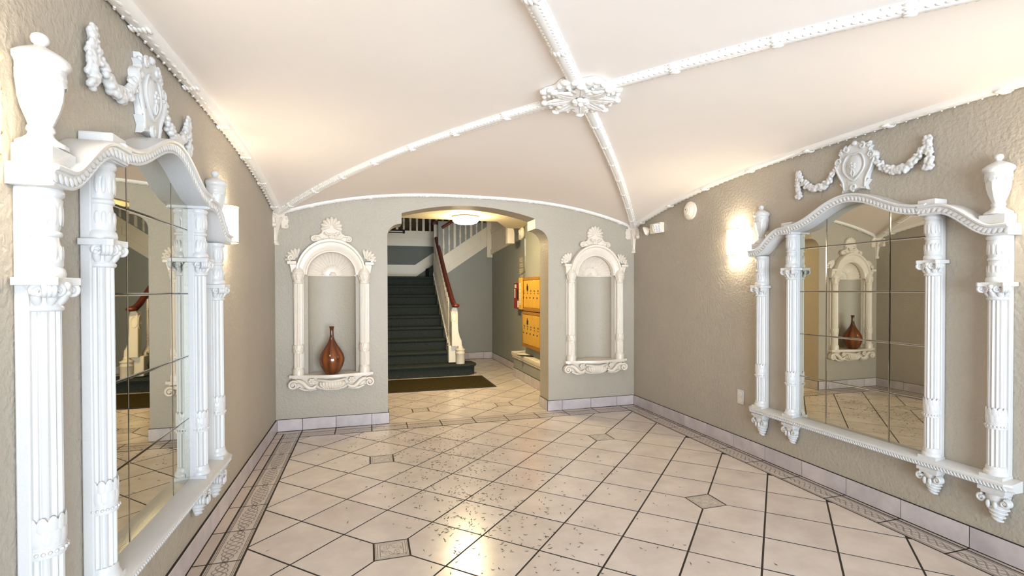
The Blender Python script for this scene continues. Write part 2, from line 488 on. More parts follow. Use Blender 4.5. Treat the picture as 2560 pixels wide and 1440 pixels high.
fl = struct(mkobj('floor', G().box(XL - 0.1, XR + 0.1, YF - 0.15, YB + 0.05, -0.06, -0.0009), 'grout', smooth=False))
hf = struct(mkobj('floor_hall', G().box(-0.4, 2.6, YB + 0.05, 9.5, -0.06, -0.0009), 'grout', smooth=False))
TOZ = 0.086
def lay(origin, ang, rect, nodes, parent, ylow, name):
    x0, x1, y0, y1 = rect
    c, s = cos(ang), sin(ang)
    ea = (c, -s); eb = (s, c)
    P = lambda a, b: (origin[0] + TS * (a * ea[0] + b * eb[0]), origin[1] + TS * (a * ea[1] + b * eb[1]))
    hidden = G()
    for a in range(-30, 31):
        for b in range(-30, 31):
            q = GR / TS
            poly = [P(a + q, b + q), P(a + 1 - q, b + q), P(a + 1 - q, b + 1 - q), P(a + q, b + 1 - q)]
            if max(p[0] for p in poly) < x0 or min(p[0] for p in poly) > x1 or max(p[1] for p in poly) < y0 or min(p[1] for p in poly) > y1: continue
            for da, db in ((0, 0), (1, 0), (1, 1), (0, 1)):
                if (a + da, b + db) in nodes:
                    n = P(a + da, b + db); cx, cy = P(a + 0.5, b + 0.5)
                    dx, dy = n[0] - cx, n[1] - cy
                    nx, ny = (1 if dx > 0 else -1, 0) if abs(dx) > abs(dy) else (0, 1 if dy > 0 else -1)
                    poly = clip(poly, nx, ny, nx * n[0] + ny * n[1] - TOZ - GR)
            for nx, ny, d in ((-1, 0, -x0 - GR), (1, 0, x1 - GR), (0, -1, -y0 - GR), (0, 1, y1 - GR)):
                if len(poly) > 2: poly = clip(poly, nx, ny, d)
            if len(poly) < 3 or abs(area2(poly)) < 0.0006: continue
            if area2(poly) < 0: poly.reverse()
            if max(p[1] for p in poly) < ylow:
                n = len(poly)
                hidden.prism(poly, lambda p: (p[0], p[1], -0.008), lambda p: (p[0], p[1], 0.0))
            else:
                tile_obj(name, poly, 'tile', parent)
    for (a, b) in nodes:
        n = P(a, b)
        if x0 < n[0] < x1 and y0 < n[1] < y1:
            t = TOZ - GR
            o = tile_obj('inset_tile', [(n[0] - t, n[1] - t), (n[0] + t, n[1] - t), (n[0] + t, n[1] + t), (n[0] - t, n[1] + t)], 'knotsq', parent)
    if hidden.v: stuff(mkobj('tiling_by_door', hidden, 'tile', parent, smooth=False))
ANG = radians(44.5386)
nodes = {(i * 4 + 3 * k - 1, i * 4 - 3 * k - 1) for i in range(-3, 4) for k in range(-3, 4)}
FX0, FX1, FY1 = -0.588, 2.712, 4.783
lay((0.578, 2.570), ANG, (FX0, FX1, YF - 0.1, FY1), nodes, fl, 0.9, 'floor_tile')
lay((0.544, 5.486), radians(45), (-0.1, 2.28, 5.012, 9.26), {(2 * i + k * 3, 2 * i - k * 3) for i in range(-3, 4) for k in range(-1, 2)}, hf, 0.0, 'hall_tile')

def tile_rect(name, x0, x1, y0, y1, m, parent, along='x'):
    g_ = GR
    return tile_obj(name, [(x0 + g_, y0 + g_), (x1 - g_, y0 + g_), (x1 - g_, y1 - g_), (x0 + g_, y1 - g_)], m, parent)
# decorated border tiles share one mesh; they lie along their own x
def border_piece(L):
    h = 0.0705 - GR + 0.004; l = L / 2 - GR
    o = tile_obj('border_tile', [(-l, -h), (l, -h), (l, h), (-l, h)], 'knot', None); return o
_bp = {}
def border(x, y, L, rot, parent):
    k = round(L, 3)
    if k not in _bp:
        _bp[k] = o = border_piece(L); o.parent = parent; o.location = (x, y, 0); o.rotation_euler = (0, 0, rot)
    else:
        inst(_bp[k], None, (x, y, 0), rot, parent)
BW = 0.149
lj = [4.936 - 0.0, 4.659, 4.330, 4.000, 3.671, 3.341, 3.011, 2.681, 2.351, 2.021, 1.691, 1.361, 1.031, 0.701]
lj[0] = 4.783
for a, b in zip(lj[1:], lj[:-1]):
    border(FX0 - BW / 2 - 0.0, (a + b) / 2, b - a, pi / 2, fl)
rj = [4.783, 4.410, 4.075, 3.740, 3.405, 3.070, 2.735, 2.398, 2.056, 1.715, 1.378, 1.04, 0.70]
for a, b in zip(rj[1:], rj[:-1]):
    if b - a > 0.1: border(FX1 + BW / 2, (a + b) / 2, b - a, pi / 2, fl)
bj = [FX0, -0.293, 0.031, 0.358, 0.685, 1.017, 1.350, 1.683, 2.015, 2.357, FX1]
for a, b in zip(bj[:-1], bj[1:]):
    border((a + b) / 2, FY1 + BW / 2, b - a, 0, fl)
border(FX0 - BW / 2, FY1 + BW / 2, BW + 0.001, pi / 2, fl)
border(FX1 + BW / 2, FY1 + BW / 2, BW + 0.001, pi / 2, fl)
YS0, YS1 = FY1 + BW, 5.012
for i in range(len(lj) - 1):
    tile_rect('strip_tile', XL + 0.012, FX0 - BW, lj[i + 1], lj[i], 'strip', fl)
for i in range(len(rj) - 1):
    if rj[i] - rj[i + 1] > 0.1: tile_rect('strip_tile', FX1 + BW, XR - 0.012, rj[i + 1], rj[i], 'strip', fl)
for a, b in zip(bj[:-1], bj[1:]):
    tile_rect('strip_tile', a, b, YS0, YS1, 'strip', fl)

for x0, x1 in ((XL + 0.012, FX0), (FX1, XR - 0.012)):
    tile_rect('strip_tile', x0, x1, YS0, YS1, 'strip', fl)
tile_rect('strip_tile', XL + 0.012, FX0 - BW, FY1, YS0, 'strip', fl)
tile_rect('strip_tile', FX1 + BW, XR - 0.012, FY1, YS0, 'strip', fl)
# baseboards: one tile per piece
def base_run(parent, p0, p1, joints, nrm, z0=0.0, h=BASE_H, name='base_tile', th=0.012):
    """tiles along the segment p0->p1, standing proud along nrm"""
    d = Vector((p1[0] - p0[0], p1[1] - p0[1])); L = d.length; d /= L
    js = [0.0] + [j for j in joints if 0.02 < j < L - 0.02] + [L]
    n = Vector(nrm)
    for a, b in zip(js[:-1], js[1:]):
        a2, b2 = a + 0.002, b - 0.002
        cen = Vector(p0) + d * (a + b) / 2
        q = [cen - d * (b2 - a2) / 2 * 1, cen + d * (b2 - a2) / 2]
        bot = [(q[0].x, q[0].y), (q[1].x, q[1].y), (q[1].x + n.x * th, q[1].y + n.y * th), (q[0].x + n.x * th, q[0].y + n.y * th)]
        g = G(); ins = 0.002
        g.add([(x - cen.x, y - cen.y, z0 + 0.003) for x, y in bot] + [(x - cen.x, y - cen.y, z0 + h - ins) for x, y in bot] +
              [(x - cen.x - n.x * ins * (1 if k > 1 else 0), y - cen.y - n.y * ins * (1 if k > 1 else 0), z0 + h) for k, (x, y) in enumerate(bot)],
              [(0, 1, 2, 3), (8, 9, 10, 11), (0, 1, 5, 4), (1, 2, 6, 5), (2, 3, 7, 6), (3, 0, 4, 7), (4, 5, 9, 8), (5, 6, 10, 9), (6, 7, 11, 10), (7, 4, 8, 11)])
        o = mkobj(name, g, 'btile', parent, smooth=False); o.location = (cen.x, cen.y, 0)
def base(name, p0, p1, joints, nrm, h=BASE_H):
    d = Vector((p1[0] - p0[0], p1[1] - p0[1])); n = Vector(nrm)
    a, b = Vector(p0), Vector(p1)
    g = G().hexa([(a.x, a.y, 0), (b.x, b.y, 0), (b.x + n.x * 0.009, b.y + n.y * 0.009, 0), (a.x + n.x * 0.009, a.y + n.y * 0.009, 0)],
                 [(a.x, a.y, h + 0.003), (b.x, b.y, h + 0.003), (b.x + n.x * 0.009, b.y + n.y * 0.009, h + 0.003), (a.x + n.x * 0.009, a.y + n.y * 0.009, h + 0.003)])
    o = struct(mkobj(name, g, 'grout', smooth=False))
    base_run(o, p0, p1, joints, nrm, 0.0, h)
    return o
base('baseboard_left', (XL, YF), (XL, YB - 0.012), [4.659 - YF - 0.33 * k for k in range(15)][::-1], (1, 0))
base('baseboard_right', (XR, YF), (XR, YB - 0.012), [4.745 - YF - 0.3365 * k for k in range(15)][::-1], (-1, 0))
base('baseboard_back_1', (XL + 0.012, YB), (OPX0 + 0.012, YB), [0.216, 0.51, 0.835], (0, -1))
base('baseboard_back_2', (OPX1 - 0.012, YB), (XR - 0.012, YB), [0.167, 0.507, 0.827], (0, -1))
base('baseboard_jamb_1', (OPX0, YB), (OPX0, YB + WT), [], (1, 0))
base('baseboard_jamb_2', (OPX1, YB), (OPX1, YB + WT), [], (-1, 0))

# ------------------------------------------------------------------ vault mouldings
def rib_frames(path):
    path = [Vector(p) for p in path]; out = []
    for i, p in enumerate(path):
        t = (path[min(i + 1, len(path) - 1)] - path[max(i - 1, 0)]).normalized()
        out.append((p, t))
    return out
def rib(name, path, side, wdt, hgt, down, beads='rib', mname='trimwhite'):
    """half-round moulding; side = horizontal unit vector across, down = direction it hangs"""
    fr = rib_frames(path); g = G(); rings = []
    S_ = Vector(side)
    for p, t in fr:
        D = Vector(down) - t * Vector(down).dot(t); D.normalize()
        ring = []
        for k in range(9):
            a = pi * k / 8
            ring.append(p + S_ * wdt * cos(a) + D * (hgt * sin(a) ** 0.8 if 0 < k < 8 else -0.012))
        rings.append(ring)
    g.loft(rings, closed=True)
    o = struct(mkobj(name, g, mname, ang=50))
    # relief along the moulding
    L = [0.0]
    for i in range(1, len(fr)): L.append(L[-1] + (fr[i][0] - fr[i - 1][0]).length)
    def at(s):
        for i in range(1, len(L)):
            if L[i] >= s:
                t = (s - L[i - 1]) / (L[i] - L[i - 1]); return fr[i - 1][0].lerp(fr[i][0], t), fr[i][1]
        return fr[-1]
    h = G()
    if beads == 'rib':
        s = 0.03; k = 0
        while s < L[-1] - 0.02:
            p, t = at(s)
            D = Vector(down) - t * Vector(down).dot(t); D.normalize()
            for q in (-1, 1):
                if k % 3 != 2: h.ell(p + S_ * q * wdt * 0.98 + D * 0.007, 0.0055, seg=6, rings=4)
                sl_ = (t * 0.8 + S_ * q * 0.6).normalized(); R = Matrix((D.cross(sl_), sl_, D)).transposed()
                h.ell(p + S_ * q * wdt * 0.45 + D * hgt * 0.82, (0.008, 0.017, 0.004), R, 6, 4)
            if k % 16 == 9:                                   # a wrapped leaf collar
                R = Matrix((S_, t, D)).transposed()
                for q in range(-3, 4):
                    a = pi / 2 + q * 0.42
                    h.ell(p + S_ * wdt * 1.0 * cos(a) + D * hgt * 1.0 * sin(a), (0.009, 0.026, 0.007), R, 6, 4)
            s += 0.026; k += 1
        for q in (-1, 1):                                     # twig along each edge
            pts = []
            for p, t in fr[::2] + [fr[-1]]:
                D = Vector(down) - t * Vector(down).dot(t); D.normalize()
                pts.append(p + S_ * q * wdt * 1.02 + D * 0.003)
            h.tube(pts, 0.0038, 5)
    else:
        s = 0.03; k = 0
        while s < L[-1]:
            p, t = at(s)
            D = Vector(down) - t * Vector(down).dot(t); D.normalize()
            R = Matrix((S_, t, D)).transposed()
            h.ell(p + S_ * wdt * 0.2 + D * hgt * 0.88, (0.010, 0.026, 0.005), R, 6, 4)
            h.ell(p - S_ * wdt * 0.80 + D * hgt * 0.62, 0.0062, seg=6, rings=4)
            h.ell(p - S_ * wdt * 0.45 + D * hgt * 0.92 + t * 0.03, 0.005, seg=6, rings=4)
            if k % 9 == 5:
                for q in range(-2, 3): h.ell(p + S_ * wdt * 0.38 * q + D * hgt * 0.9, (0.008, 0.026, 0.008), R, 6, 4)
            s += 0.06; k += 1
    stuff(mkobj('beading', h, mname, o, ang=80))
    return o
def arcpath(fn, n=44): return [fn(i / n) for i in range(n + 1)]
corners = [(XL, YB), (XR, YB), (XL, YF), (XR, YF)]
for k, (cx, cy) in enumerate(corners):
    d = Vector((XC - cx, YC - cy, 0)).normalized(); side = (-d.y, d.x, 0)
    def fn(t, cx=cx, cy=cy):
        t2 = 0.012 + t * 0.955
        x = cx + (XC - cx) * t2; y = cy + (YC - cy) * t2
        return (x, y, vault_z(x, y) + 0.004)
    rib('trim_%d' % (k + 1), arcpath(fn), side, 0.034, 0.032, (0, 0, -1))
def fl_(t): y = YF + (YB - YF) * t; return (XL + 0.036, y, vault_z(XL, y) + 0.004)
def fr_(t): y = YF + (YB - YF) * t; return (XR - 0.036, y, vault_z(XR, y) + 0.004)
def fb_(t): x = XL + (XR - XL) * t; return (x, YB - 0.030, vault_z(x, YB) + 0.003)
rib('trim_5', arcpath(fl_, 60), (1, 0, 0), 0.036, 0.030, (0, 0, -1), 'wall')
rib('trim_6', arcpath(fr_, 60), (-1, 0, 0), 0.036, 0.030, (0, 0, -1), 'wall')
rib('trim_7', arcpath(fb_, 60), (0, -1, 0), 0.030, 0.026, (0, 0, -1), 'wall')

# central rosette (built hanging down from z=0)
ro = thing('ceiling_rosette', 'white plaster acanthus rosette where the four ceiling ribs meet', 'ceiling rosette', (XC, YC, vault_z(XC, YC) - 0.004))
g = G(); rows = []
for j, (r, z) in enumerate([(0.19, 0.0), (0.188, -0.022), (0.165, -0.03), (0.10, -0.024), (0.04, -0.03), (0.002, -0.03)]):
    rows.append([((r * (1 + (0.08 if j < 3 else 0) * cos(8 * a + 0.4))) * cos(a), (r * (1 + (0.08 if j < 3 else 0) * cos(8 * a + 0.4))) * sin(a), z) for a in [2 * pi * i / 64 for i in range(64)]])
g.loft(rows); mkobj('backplate', g, 'trimwhite', ro, ang=50)
def leaf(g, base, dirv, up, L, Wd, curl, lobes=4, n=21):
    """an acanthus leaf: base point, outward direction, up (away from the surface), lobed edge and curled tip"""
    d = Vector(dirv).normalized(); u = Vector(up).normalized(); s = d.cross(u)
    b = Vector(base); rings = []
    for i in range(n):
        t = i / (n - 1)
        w = Wd * (sin(pi * (0.13 + 0.855 * t)) ** 0.75) * (0.80 + 0.24 * abs(sin(pi * lobes * t)) ** 0.7)
        c = b + d * L * t * (1 - 0.10 * t) + u * (curl * (t ** 2) + 0.35 * curl * sin(pi * t))
        th = 0.004 + 0.16 * w
        prof = ((-1.0, 0.0), (-0.75, 0.75), (-0.42, 0.95), (-0.16, 0.45), (-0.07, 0.5), (0.0, 0.8), (0.07, 0.5), (0.16, 0.45), (0.42, 0.95), (0.75, 0.75), (1.0, 0.0), (0.0, -0.6))
        rings.append([c + s * w * a + u * th * h for a, h in prof])
    g.loft(rings)
for k in range(8):
    a = 2 * pi * (k + 0.5) / 8
    gg = G(); leaf(gg, (0.03 * cos(a), 0.03 * sin(a), -0.028), (cos(a), sin(a), 0), (0, 0, -1), 0.165, 0.052, 0.016)
    gg.ell((0.185 * cos(a), 0.185 * sin(a), -0.045), (0.018, 0.024, 0.012), Matrix.Rotation(a, 3, 'Z'), 8, 5)
    mkobj('acanthus_leaf', gg, 'trimwhite', ro, ang=50)
h = G()
for k in range(8):
    a = 2 * pi * k / 8
    for q in range(5): h.ell((0.07 * (1 + q * 0.36) * cos(a), 0.07 * (1 + q * 0.36) * sin(a), -0.034), (0.010, 0.010, 0.008), seg=8, rings=5)
    h.ell((0.195 * cos(a), 0.195 * sin(a), -0.018), (0.026, 0.026, 0.016), seg=8, rings=5)
    for q in (-1, 1):
        b = a + q * 0.2; h.ell((0.186 * cos(b), 0.186 * sin(b), -0.022), 0.015, seg=8, rings=5)
stuff(mkobj('berries', h, 'trimwhite', ro))
h = G()
for k in range(6):
    a = 2 * pi * k / 6; h.ell((0.028 * cos(a), 0.028 * sin(a), -0.046), (0.02, 0.02, 0.012), seg=10, rings=6)
h.ell((0, 0, -0.056), 0.014, seg=10, rings=6)
mkobj('flower', h, 'trimwhite', ro)

# ------------------------------------------------------------------ corner corbels
def corbel(name, label, x, y, sx):
    """sx=+1: walls lie at -x and +y of the corner"""
    t = thing(name, label, 'corbel', (x, y, 1.72), 0, 'corner corbels')
    sy = -1
    rings = []
    for z, w, d in ((0.0, 0.018, 0.014), (0.012, 0.030, 0.028), (0.03, 0.032, 0.03), (0.045, 0.022, 0.02), (0.09, 0.026, 0.024), (0.14, 0.036, 0.034), (0.19, 0.056, 0.05), (0.235, 0.078, 0.066), (0.27, 0.088, 0.07), (0.30, 0.088, 0.07)):
        pts = [(0, 0), (w, 0), (w, w * 0.25), (d * 0.85 , d * 0.62), (d * 0.62, d * 0.85), (w * 0.25, w), (0, w)]
        rings.append([(sx * a, sy * b, z) for a, b in pts])
    g = G().loft(rings); mkobj('bracket', g, 'niche', t, ang=35)
    g = G()
    for e in (0, 1):
        # scroll ear lying on each wall
        m = (lambda p, q, d: (sx * p, sy * d, q)) if e == 0 else (lambda p, q, d: (sx * d, sy * p, q))
        poly = [(0.06, 0.16), (0.10, 0.155), (0.118, 0.165), (0.122, 0.185), (0.112, 0.2), (0.118, 0.215), (0.12, 0.235), (0.115, 0.26), (0.108, 0.27), (0.06, 0.27)]
        gg = G().prism(poly, lambda p: m(p[0], p[1], 0.001), lambda p: m(p[0], p[1], 0.022)); g.add(gg.v, gg.f)
        c = Vector(m(0.105, 0.178, 0.022)); g.ell(c, 0.013, seg=8, rings=5)
        c = Vector(m(0.106, 0.248, 0.022)); g.ell(c, 0.012, seg=8, rings=5)
    mkobj('scroll_ear', g, 'niche', t, ang=35)
    g = G()
    for s_ in range(-1, 2):
        a = pi / 4 + s_ * 0.5
        g.ell((sx * 0.03 * cos(a), sy * 0.03 * sin(a), 0.012), (0.009, 0.009, 0.014), seg=8, rings=5)
    pts = [(sx * (0.016 + 0.055 * k * k), sy * (0.016 + 0.055 * k * k), 0.05 + 0.2 * k) for k in [i / 8 for i in range(9)]]
    g.tube(pts, 0.007, 6)
    mkobj('leaf_tip', g, 'niche', t)
    return t
corbel('wall_corbel', 'tapering white corner corbel beside the niche that holds the brown vase', XL, YB, 1)
corbel('wall_corbel', 'tapering white corner corbel between the empty niche and the emergency light', XR, YB, -1)

# ------------------------------------------------------------------ mirror surround (local: x along wall, y out of the wall, z up)
OUT_C, INN_C = 0.742, 0.458
def flutes(n, d): return lambda a, z: 1 - d * abs(sin(n * a / 2))
def pilaster(parent, cx, hw, r, z_cap, z_top, who):
    """engaged column: board with shaft, leaf band, capital, baluster block"""
    yb = 0.03
    g = G().box(cx - hw, cx + hw, 0.001, yb, 0.40, z_top)
    p = mkobj('pilaster', g, 'white', parent, bevel=0.004)
    A0, A1 = -pi / 2 - 0.25, pi / 2 + 0.25
    c = (cx, yb + 0.006, 0)
    # base
    g = G().box(cx - r * 1.3, cx + r * 1.3, 0.004, yb + r * 1.32, 0.402, 0.420)
    g.lathe([(r * 1.28, 0.420), (r * 1.32, 0.428), (r * 1.22, 0.438), (r * 1.1, 0.443), (r * 1.12, 0.45), (r * 1.0, 0.462)], c, 28, A0, A1)
    mkobj('base', g, 'white', p, ang=50)
    zs = z_cap - 0.085
    g = G().lathe([(r, 0.45), (r, 0.55), (r, 0.8), (r * 0.97, zs)], c, 64, A0, A1, flutes(14, 0.17))
    mkobj('shaft', g, 'white', p, ang=25)
    g = G()
    zb = 0.645 if who == 'outer' else 0.632
    g.lathe([(r * 1.06, zb + 0.012), (r * 1.12, zb + 0.03), (r * 1.1, zb + 0.07), (r * 1.04, zb + 0.085)], c, 28, A0, A1)
    for k in range(7):
        a = A0 + (A1 - A0) * (k + 0.5) / 7
        for row, (z, off) in enumerate(((zb + 0.045, 0.0), (zb + 0.074, 0.22))):
            b = a + off
            R = Matrix.Rotation(-b, 3, 'Z')
            g.ell((cx + r * 1.08 * sin(b), c[1] + r * 1.08 * cos(b), z), (r * 0.32, 0.0026, 0.023), R, 8, 6)
    for k in range(13):
        a = A0 + (A1 - A0) * k / 12
        g.ell((cx + r * 1.16 * sin(a), c[1] + r * 1.16 * cos(a), zb + 0.008), 0.0048, seg=6, rings=4)
    g.lathe([(r * 1.1, zb - 0.006), (r * 1.16, zb), (r * 1.1, zb + 0.016)], c, 28, A0, A1)
    mkobj('leaf_band', g.clampy(0.004), 'white', p, ang=60)
    # capital
    g = G().lathe([(r * 1.0, zs), (r * 1.12, zs + 0.004), (r * 1.14, zs + 0.010), (r * 1.02, zs + 0.016), (r * 1.02, zs + 0.03), (r * 1.2, zs + 0.05), (r * 1.5, zs + 0.066)], c, 28, A0, A1)
    for k in range(5):
        a = -1.4 + 2.8 * k / 4
        R = Matrix.Rotation(-a, 3, 'Z') @ Matrix.Rotation(-0.45, 3, 'X')
        g.ell((cx + r * 1.16 * sin(a), c[1] + r * 1.16 * cos(a), zs + 0.033), (r * 0.30, 0.008, 0.022), R, 12, 8)
        g.ell((cx + r * 1.38 * sin(a), c[1] + r * 1.38 * cos(a), zs + 0.046), 0.0085, seg=8, rings=5)
    for q in (-1, 1):
        d = Vector((q * 0.8, 0.6, 0))
        cen = Vector((cx, c[1], zs + 0.052)) + d * r * 1.55
        perp = Vector((-d.y, d.x, 0))
        for w in (-0.009, 0.0, 0.009):
            g.spiral(cen + perp * w, d, (0, 0, 1), 0.017, 1.5, 0.0062, pi / 2, -1, 34, 8)
    for a, dr in ((-1.3, 1), (-0.48, -1), (0.48, 1), (1.3, -1)):
        f = Vector((cx + r * 1.36 * sin(a), c[1] + r * 1.36 * cos(a), zs + 0.052))
        g.spiral(f, (cos(a) * dr, -sin(a) * dr, 0), (0, 0, 1), 0.0145, 1.5, 0.0058, pi / 2, 1, 34, 8)
    g.ell((cx, c[1] + r * 1.38, zs + 0.062), (0.013, 0.009, 0.012), seg=8, rings=6)
    mkobj('capital', g.clampy(0.004), 'white', p, ang=60)
    # abacus with hollowed front
    w = r * 1.75; d = yb + r * 1.75
    poly = [(-w, 0.004), (-w, d - 0.012), (-w + 0.012, d), (-w * 0.4, d - 0.008), (w * 0.4, d - 0.008), (w - 0.012, d), (w, d - 0.012), (w, 0.004)]
    g = G().prism(poly, lambda q: (cx + q[0], q[1], z_cap - 0.02), lambda q: (cx + q[0], q[1], z_cap))
    mkobj('abacus', g, 'white', p, bevel=0.002)
    # double baluster block
    H = z_top - z_cap
    prof = [(1.22, 0.0), (1.26, 0.04), (1.2, 0.09), (1.05, 0.12), (1.12, 0.14), (1.1, 0.22), (0.98, 0.36), (0.9, 0.43), (0.9, 0.455), (1.05, 0.47), (1.08, 0.49), (1.05, 0.515), (0.9, 0.53), (0.98, 0.56), (1.06, 0.66), (1.08, 0.80), (1.12, 0.88), (1.02, 0.90), (1.2, 0.93), (1.22, 0.97), (1.15, 1.0)]
    g = G().lathe([(a * r, z_cap + b * H) for a, b in prof], c, 32, A0, A1)
    for k in range(7):
        a = -1.4 + 2.8 * k / 6
        for zz, hh in ((0.27, 0.095), (0.71, 0.12)):
            R = Matrix.Rotation(-a, 3, 'Z')
            rr = r * 1.06
            g.ell((cx + rr * sin(a), c[1] + rr * cos(a), z_cap + zz * H), (r * 0.19, 0.0030, hh * H), R, 8, 10)
    mkobj('baluster_block', g.clampy(0.004), 'white', p, ang=50)
    return p

def pendant(parent, cx, r, tip):
    g = G()
    g.box(cx - r * 1.2, cx + r * 1.2, 0.002, 0.075, 0.340, 0.358)
    g.box(cx - r * 1.0, cx + r * 1.0, 0.002, 0.066, 0.326, 0.340)
    c = (cx, 0.022, 0)
    H = 0.326 - tip
    prof = [(0.15, 0.0), (0.34, 0.08), (0.42, 0.16), (0.5, 0.22), (0.56, 0.30), (0.66, 0.36), (0.72, 0.46), (0.82, 0.52), (0.86, 0.62), (0.9, 0.8), (1.0, 1.0)]
    g.lathe([(a * r * 1.05, tip + b * H) for a, b in prof], c, 20, -pi / 2 - 0.4, pi / 2 + 0.4)
    for k in range(4):                                   # twisted rings of the drop
        z = tip + H * (0.12 + 0.15 * k); rr = r * (0.42 + 0.16 * k)
        pts = [(cx + rr * sin(a), c[1] + rr * cos(a), z + 0.008 * sin(a)) for a in [-1.7 + 3.4 * i / 14 for i in range(15)]]
        g.tube(pts, 0.0058, 6)
    for q in (-1, 1):
        cen = Vector((cx + q * r * 0.98, 0.05, tip + H * 0.78))
        for w in (-0.012, 0.0, 0.012):
            g.spiral(cen + Vector((0, w, 0)), (q, 0, 0), (0, 0, 1), 0.019, 1.4, 0.0068, pi / 2, -1, 30, 8)
        g.ell((cx + q * r * 0.3, 0.07, tip + H * 0.66), (0.01, 0.008, 0.02), seg=8, rings=5)
    return mkobj('pendant', g.clampy(0.002), 'white', parent, ang=60)

def urn(parent, cx):
    z0 = 1.607
    g = G().box(cx - 0.054, cx + 0.054, 0.003, 0.084, z0, z0 + 0.05)
    u = mkobj('urn_plinth', g, 'white', parent, bevel=0.004)
    c = (cx, 0.036, 0)
    k = 0.0425
    prof = [(1.25, 0.05), (1.25, 0.058), (1.1, 0.064), (0.85, 0.070), (0.62, 0.080), (0.56, 0.088), (0.66, 0.094), (0.62, 0.102), (0.56, 0.106), (0.72, 0.122), (0.92, 0.145), (1.08, 0.172), (1.16, 0.205), (1.17, 0.222), (1.2, 0.226), (1.2, 0.232), (1.17, 0.236), (1.18, 0.248), (1.36, 0.258), (1.40, 0.266), (1.34, 0.274), (1.0, 0.286), (0.6, 0.296), (0.34, 0.302)]
    fl_ = lambda a, z: (1 - 0.085 * abs(sin(4 * a)) if 0.108 < z - z0 < 0.215 else 1)
    g = G().lathe([(r * k, z0 + z) for r, z in prof], c, 60, mul=fl_)
    mkobj('urn_body', g.clampy(0.003), 'white', u, ang=35)
    g = G()
    for j in range(10):
        a = 2 * pi * j / 10
        R = Matrix.Rotation(-a, 3, 'Z')
        g.ell((cx + k * 1.16 * sin(a), c[1] + k * 1.16 * cos(a), z0 + 0.215), (0.013, 0.0016, 0.010), R, 10, 6)
    mkobj('scalloped_collar', g.clampy(0.003), 'white', u)
    g = G().lathe([(0.013, z0 + 0.302), (0.011, z0 + 0.306), (0.017, z0 + 0.313), (0.019, z0 + 0.322), (0.016, z0 + 0.331), (0.007, z0 + 0.337), (0.001, z0 + 0.338)], c, 20)
    mkobj('finial', g, 'white', u)
    return u

def arch_z(l):          # underside of the centre arch
    return 1.702 + 0.135 * ((1 + cos(pi * min(1.0, abs(l) / 0.455))) / 2) ** 1.25
def side_z(l):          # underside of the side cornices
    a = abs(l); t = min(1.0, max(0.0, (a - 0.50) / 0.25))
    return 1.692 - 0.137 * (1 - cos(pi * t)) / 2
def cornice(parent, pts, name, ends=(0, 0)):
    """pts: [(l, z under)]; profile swept along the curve"""
    prof = [(0.001, 0.0), (0.086, 0.0), (0.095, 0.001), (0.097, 0.006), (0.093, 0.011), (0.099, 0.037), (0.106, 0.040), (0.108, 0.048), (0.102, 0.053), (0.001, 0.053)]
    rings = []
    n = len(pts)
    tang = []
    for i in range(n):
        a, b = pts[max(i - 1, 0)], pts[min(i + 1, n - 1)]
        t = Vector((b[0] - a[0], 0, b[1] - a[1])).normalized(); tang.append(t)
        nr = Vector((-t.z, 0, t.x))
        if nr.z < 0: nr = -nr
        rings.append([Vector((pts[i][0], d, pts[i][1])) + nr * h for d, h in prof])
    o = mkobj(name, G().loft(rings), 'white', parent, ang=35)
    g = G()
    # leaning gadroon leaves along the face
    acc = 0; step = 0.0235
    for i in range(1, n):
        seg = Vector((pts[i][0] - pts[i - 1][0], 0, pts[i][1] - pts[i - 1][1])); L = seg.length
        while acc < L:
            p = Vector((pts[i - 1][0], 0, pts[i - 1][1])) + seg * (acc / L)
            t = tang[i]; nr = Vector((-t.z, 0, t.x))
            if nr.z < 0: nr = -nr
            D = Vector((0, 1, 0))
            ax = (nr * 0.85 + t * 0.5).normalized(); bx = ax.cross(D).normalized()
            R = Matrix((bx, D, ax)).transposed()
            g.ell(p + D * 0.0955 + nr * 0.0245, (0.0105, 0.0034, 0.0185), R, 7, 6)
            acc += step
        acc -= L
    stuff(mkobj('leaf_moulding', g, 'white', o, ang=80))
    return o

sur = thing('mirror_surround', 'white plaster columned mirror surround on the wall with the power outlet', 'mirror frame', (XR, 2.335, 0), pi / 2, 'columned mirror surrounds')
for s in (-1, 1):
    pilaster(sur, s * OUT_C, 0.045, 0.036, 1.335, 1.556, 'outer')
    pilaster(sur, s * INN_C, 0.040, 0.034, 1.457, 1.690, 'inner')
    pendant(sur, s * OUT_C, 0.046, 0.190)
    pendant(sur, s * INN_C, 0.042, 0.215)
    urn(sur, s * OUT_C)
    g = G().box(s * INN_C - 0.045, s * INN_C + 0.045, 0.001, 0.088, 1.69, 1.775)
    mkobj('cornice_block', g, 'white', sur, bevel=0.004)
    ls = [0.425 + (0.812 - 0.425) * i / 28 for i in range(29)]
    cornice(sur, [(s * l, side_z(l)) for l in ls], 'side_cornice')
cornice(sur, [(-0.46 + 0.92 * i / 60, arch_z(-0.46 + 0.92 * i / 60)) for i in range(61)], 'arched_cornice')
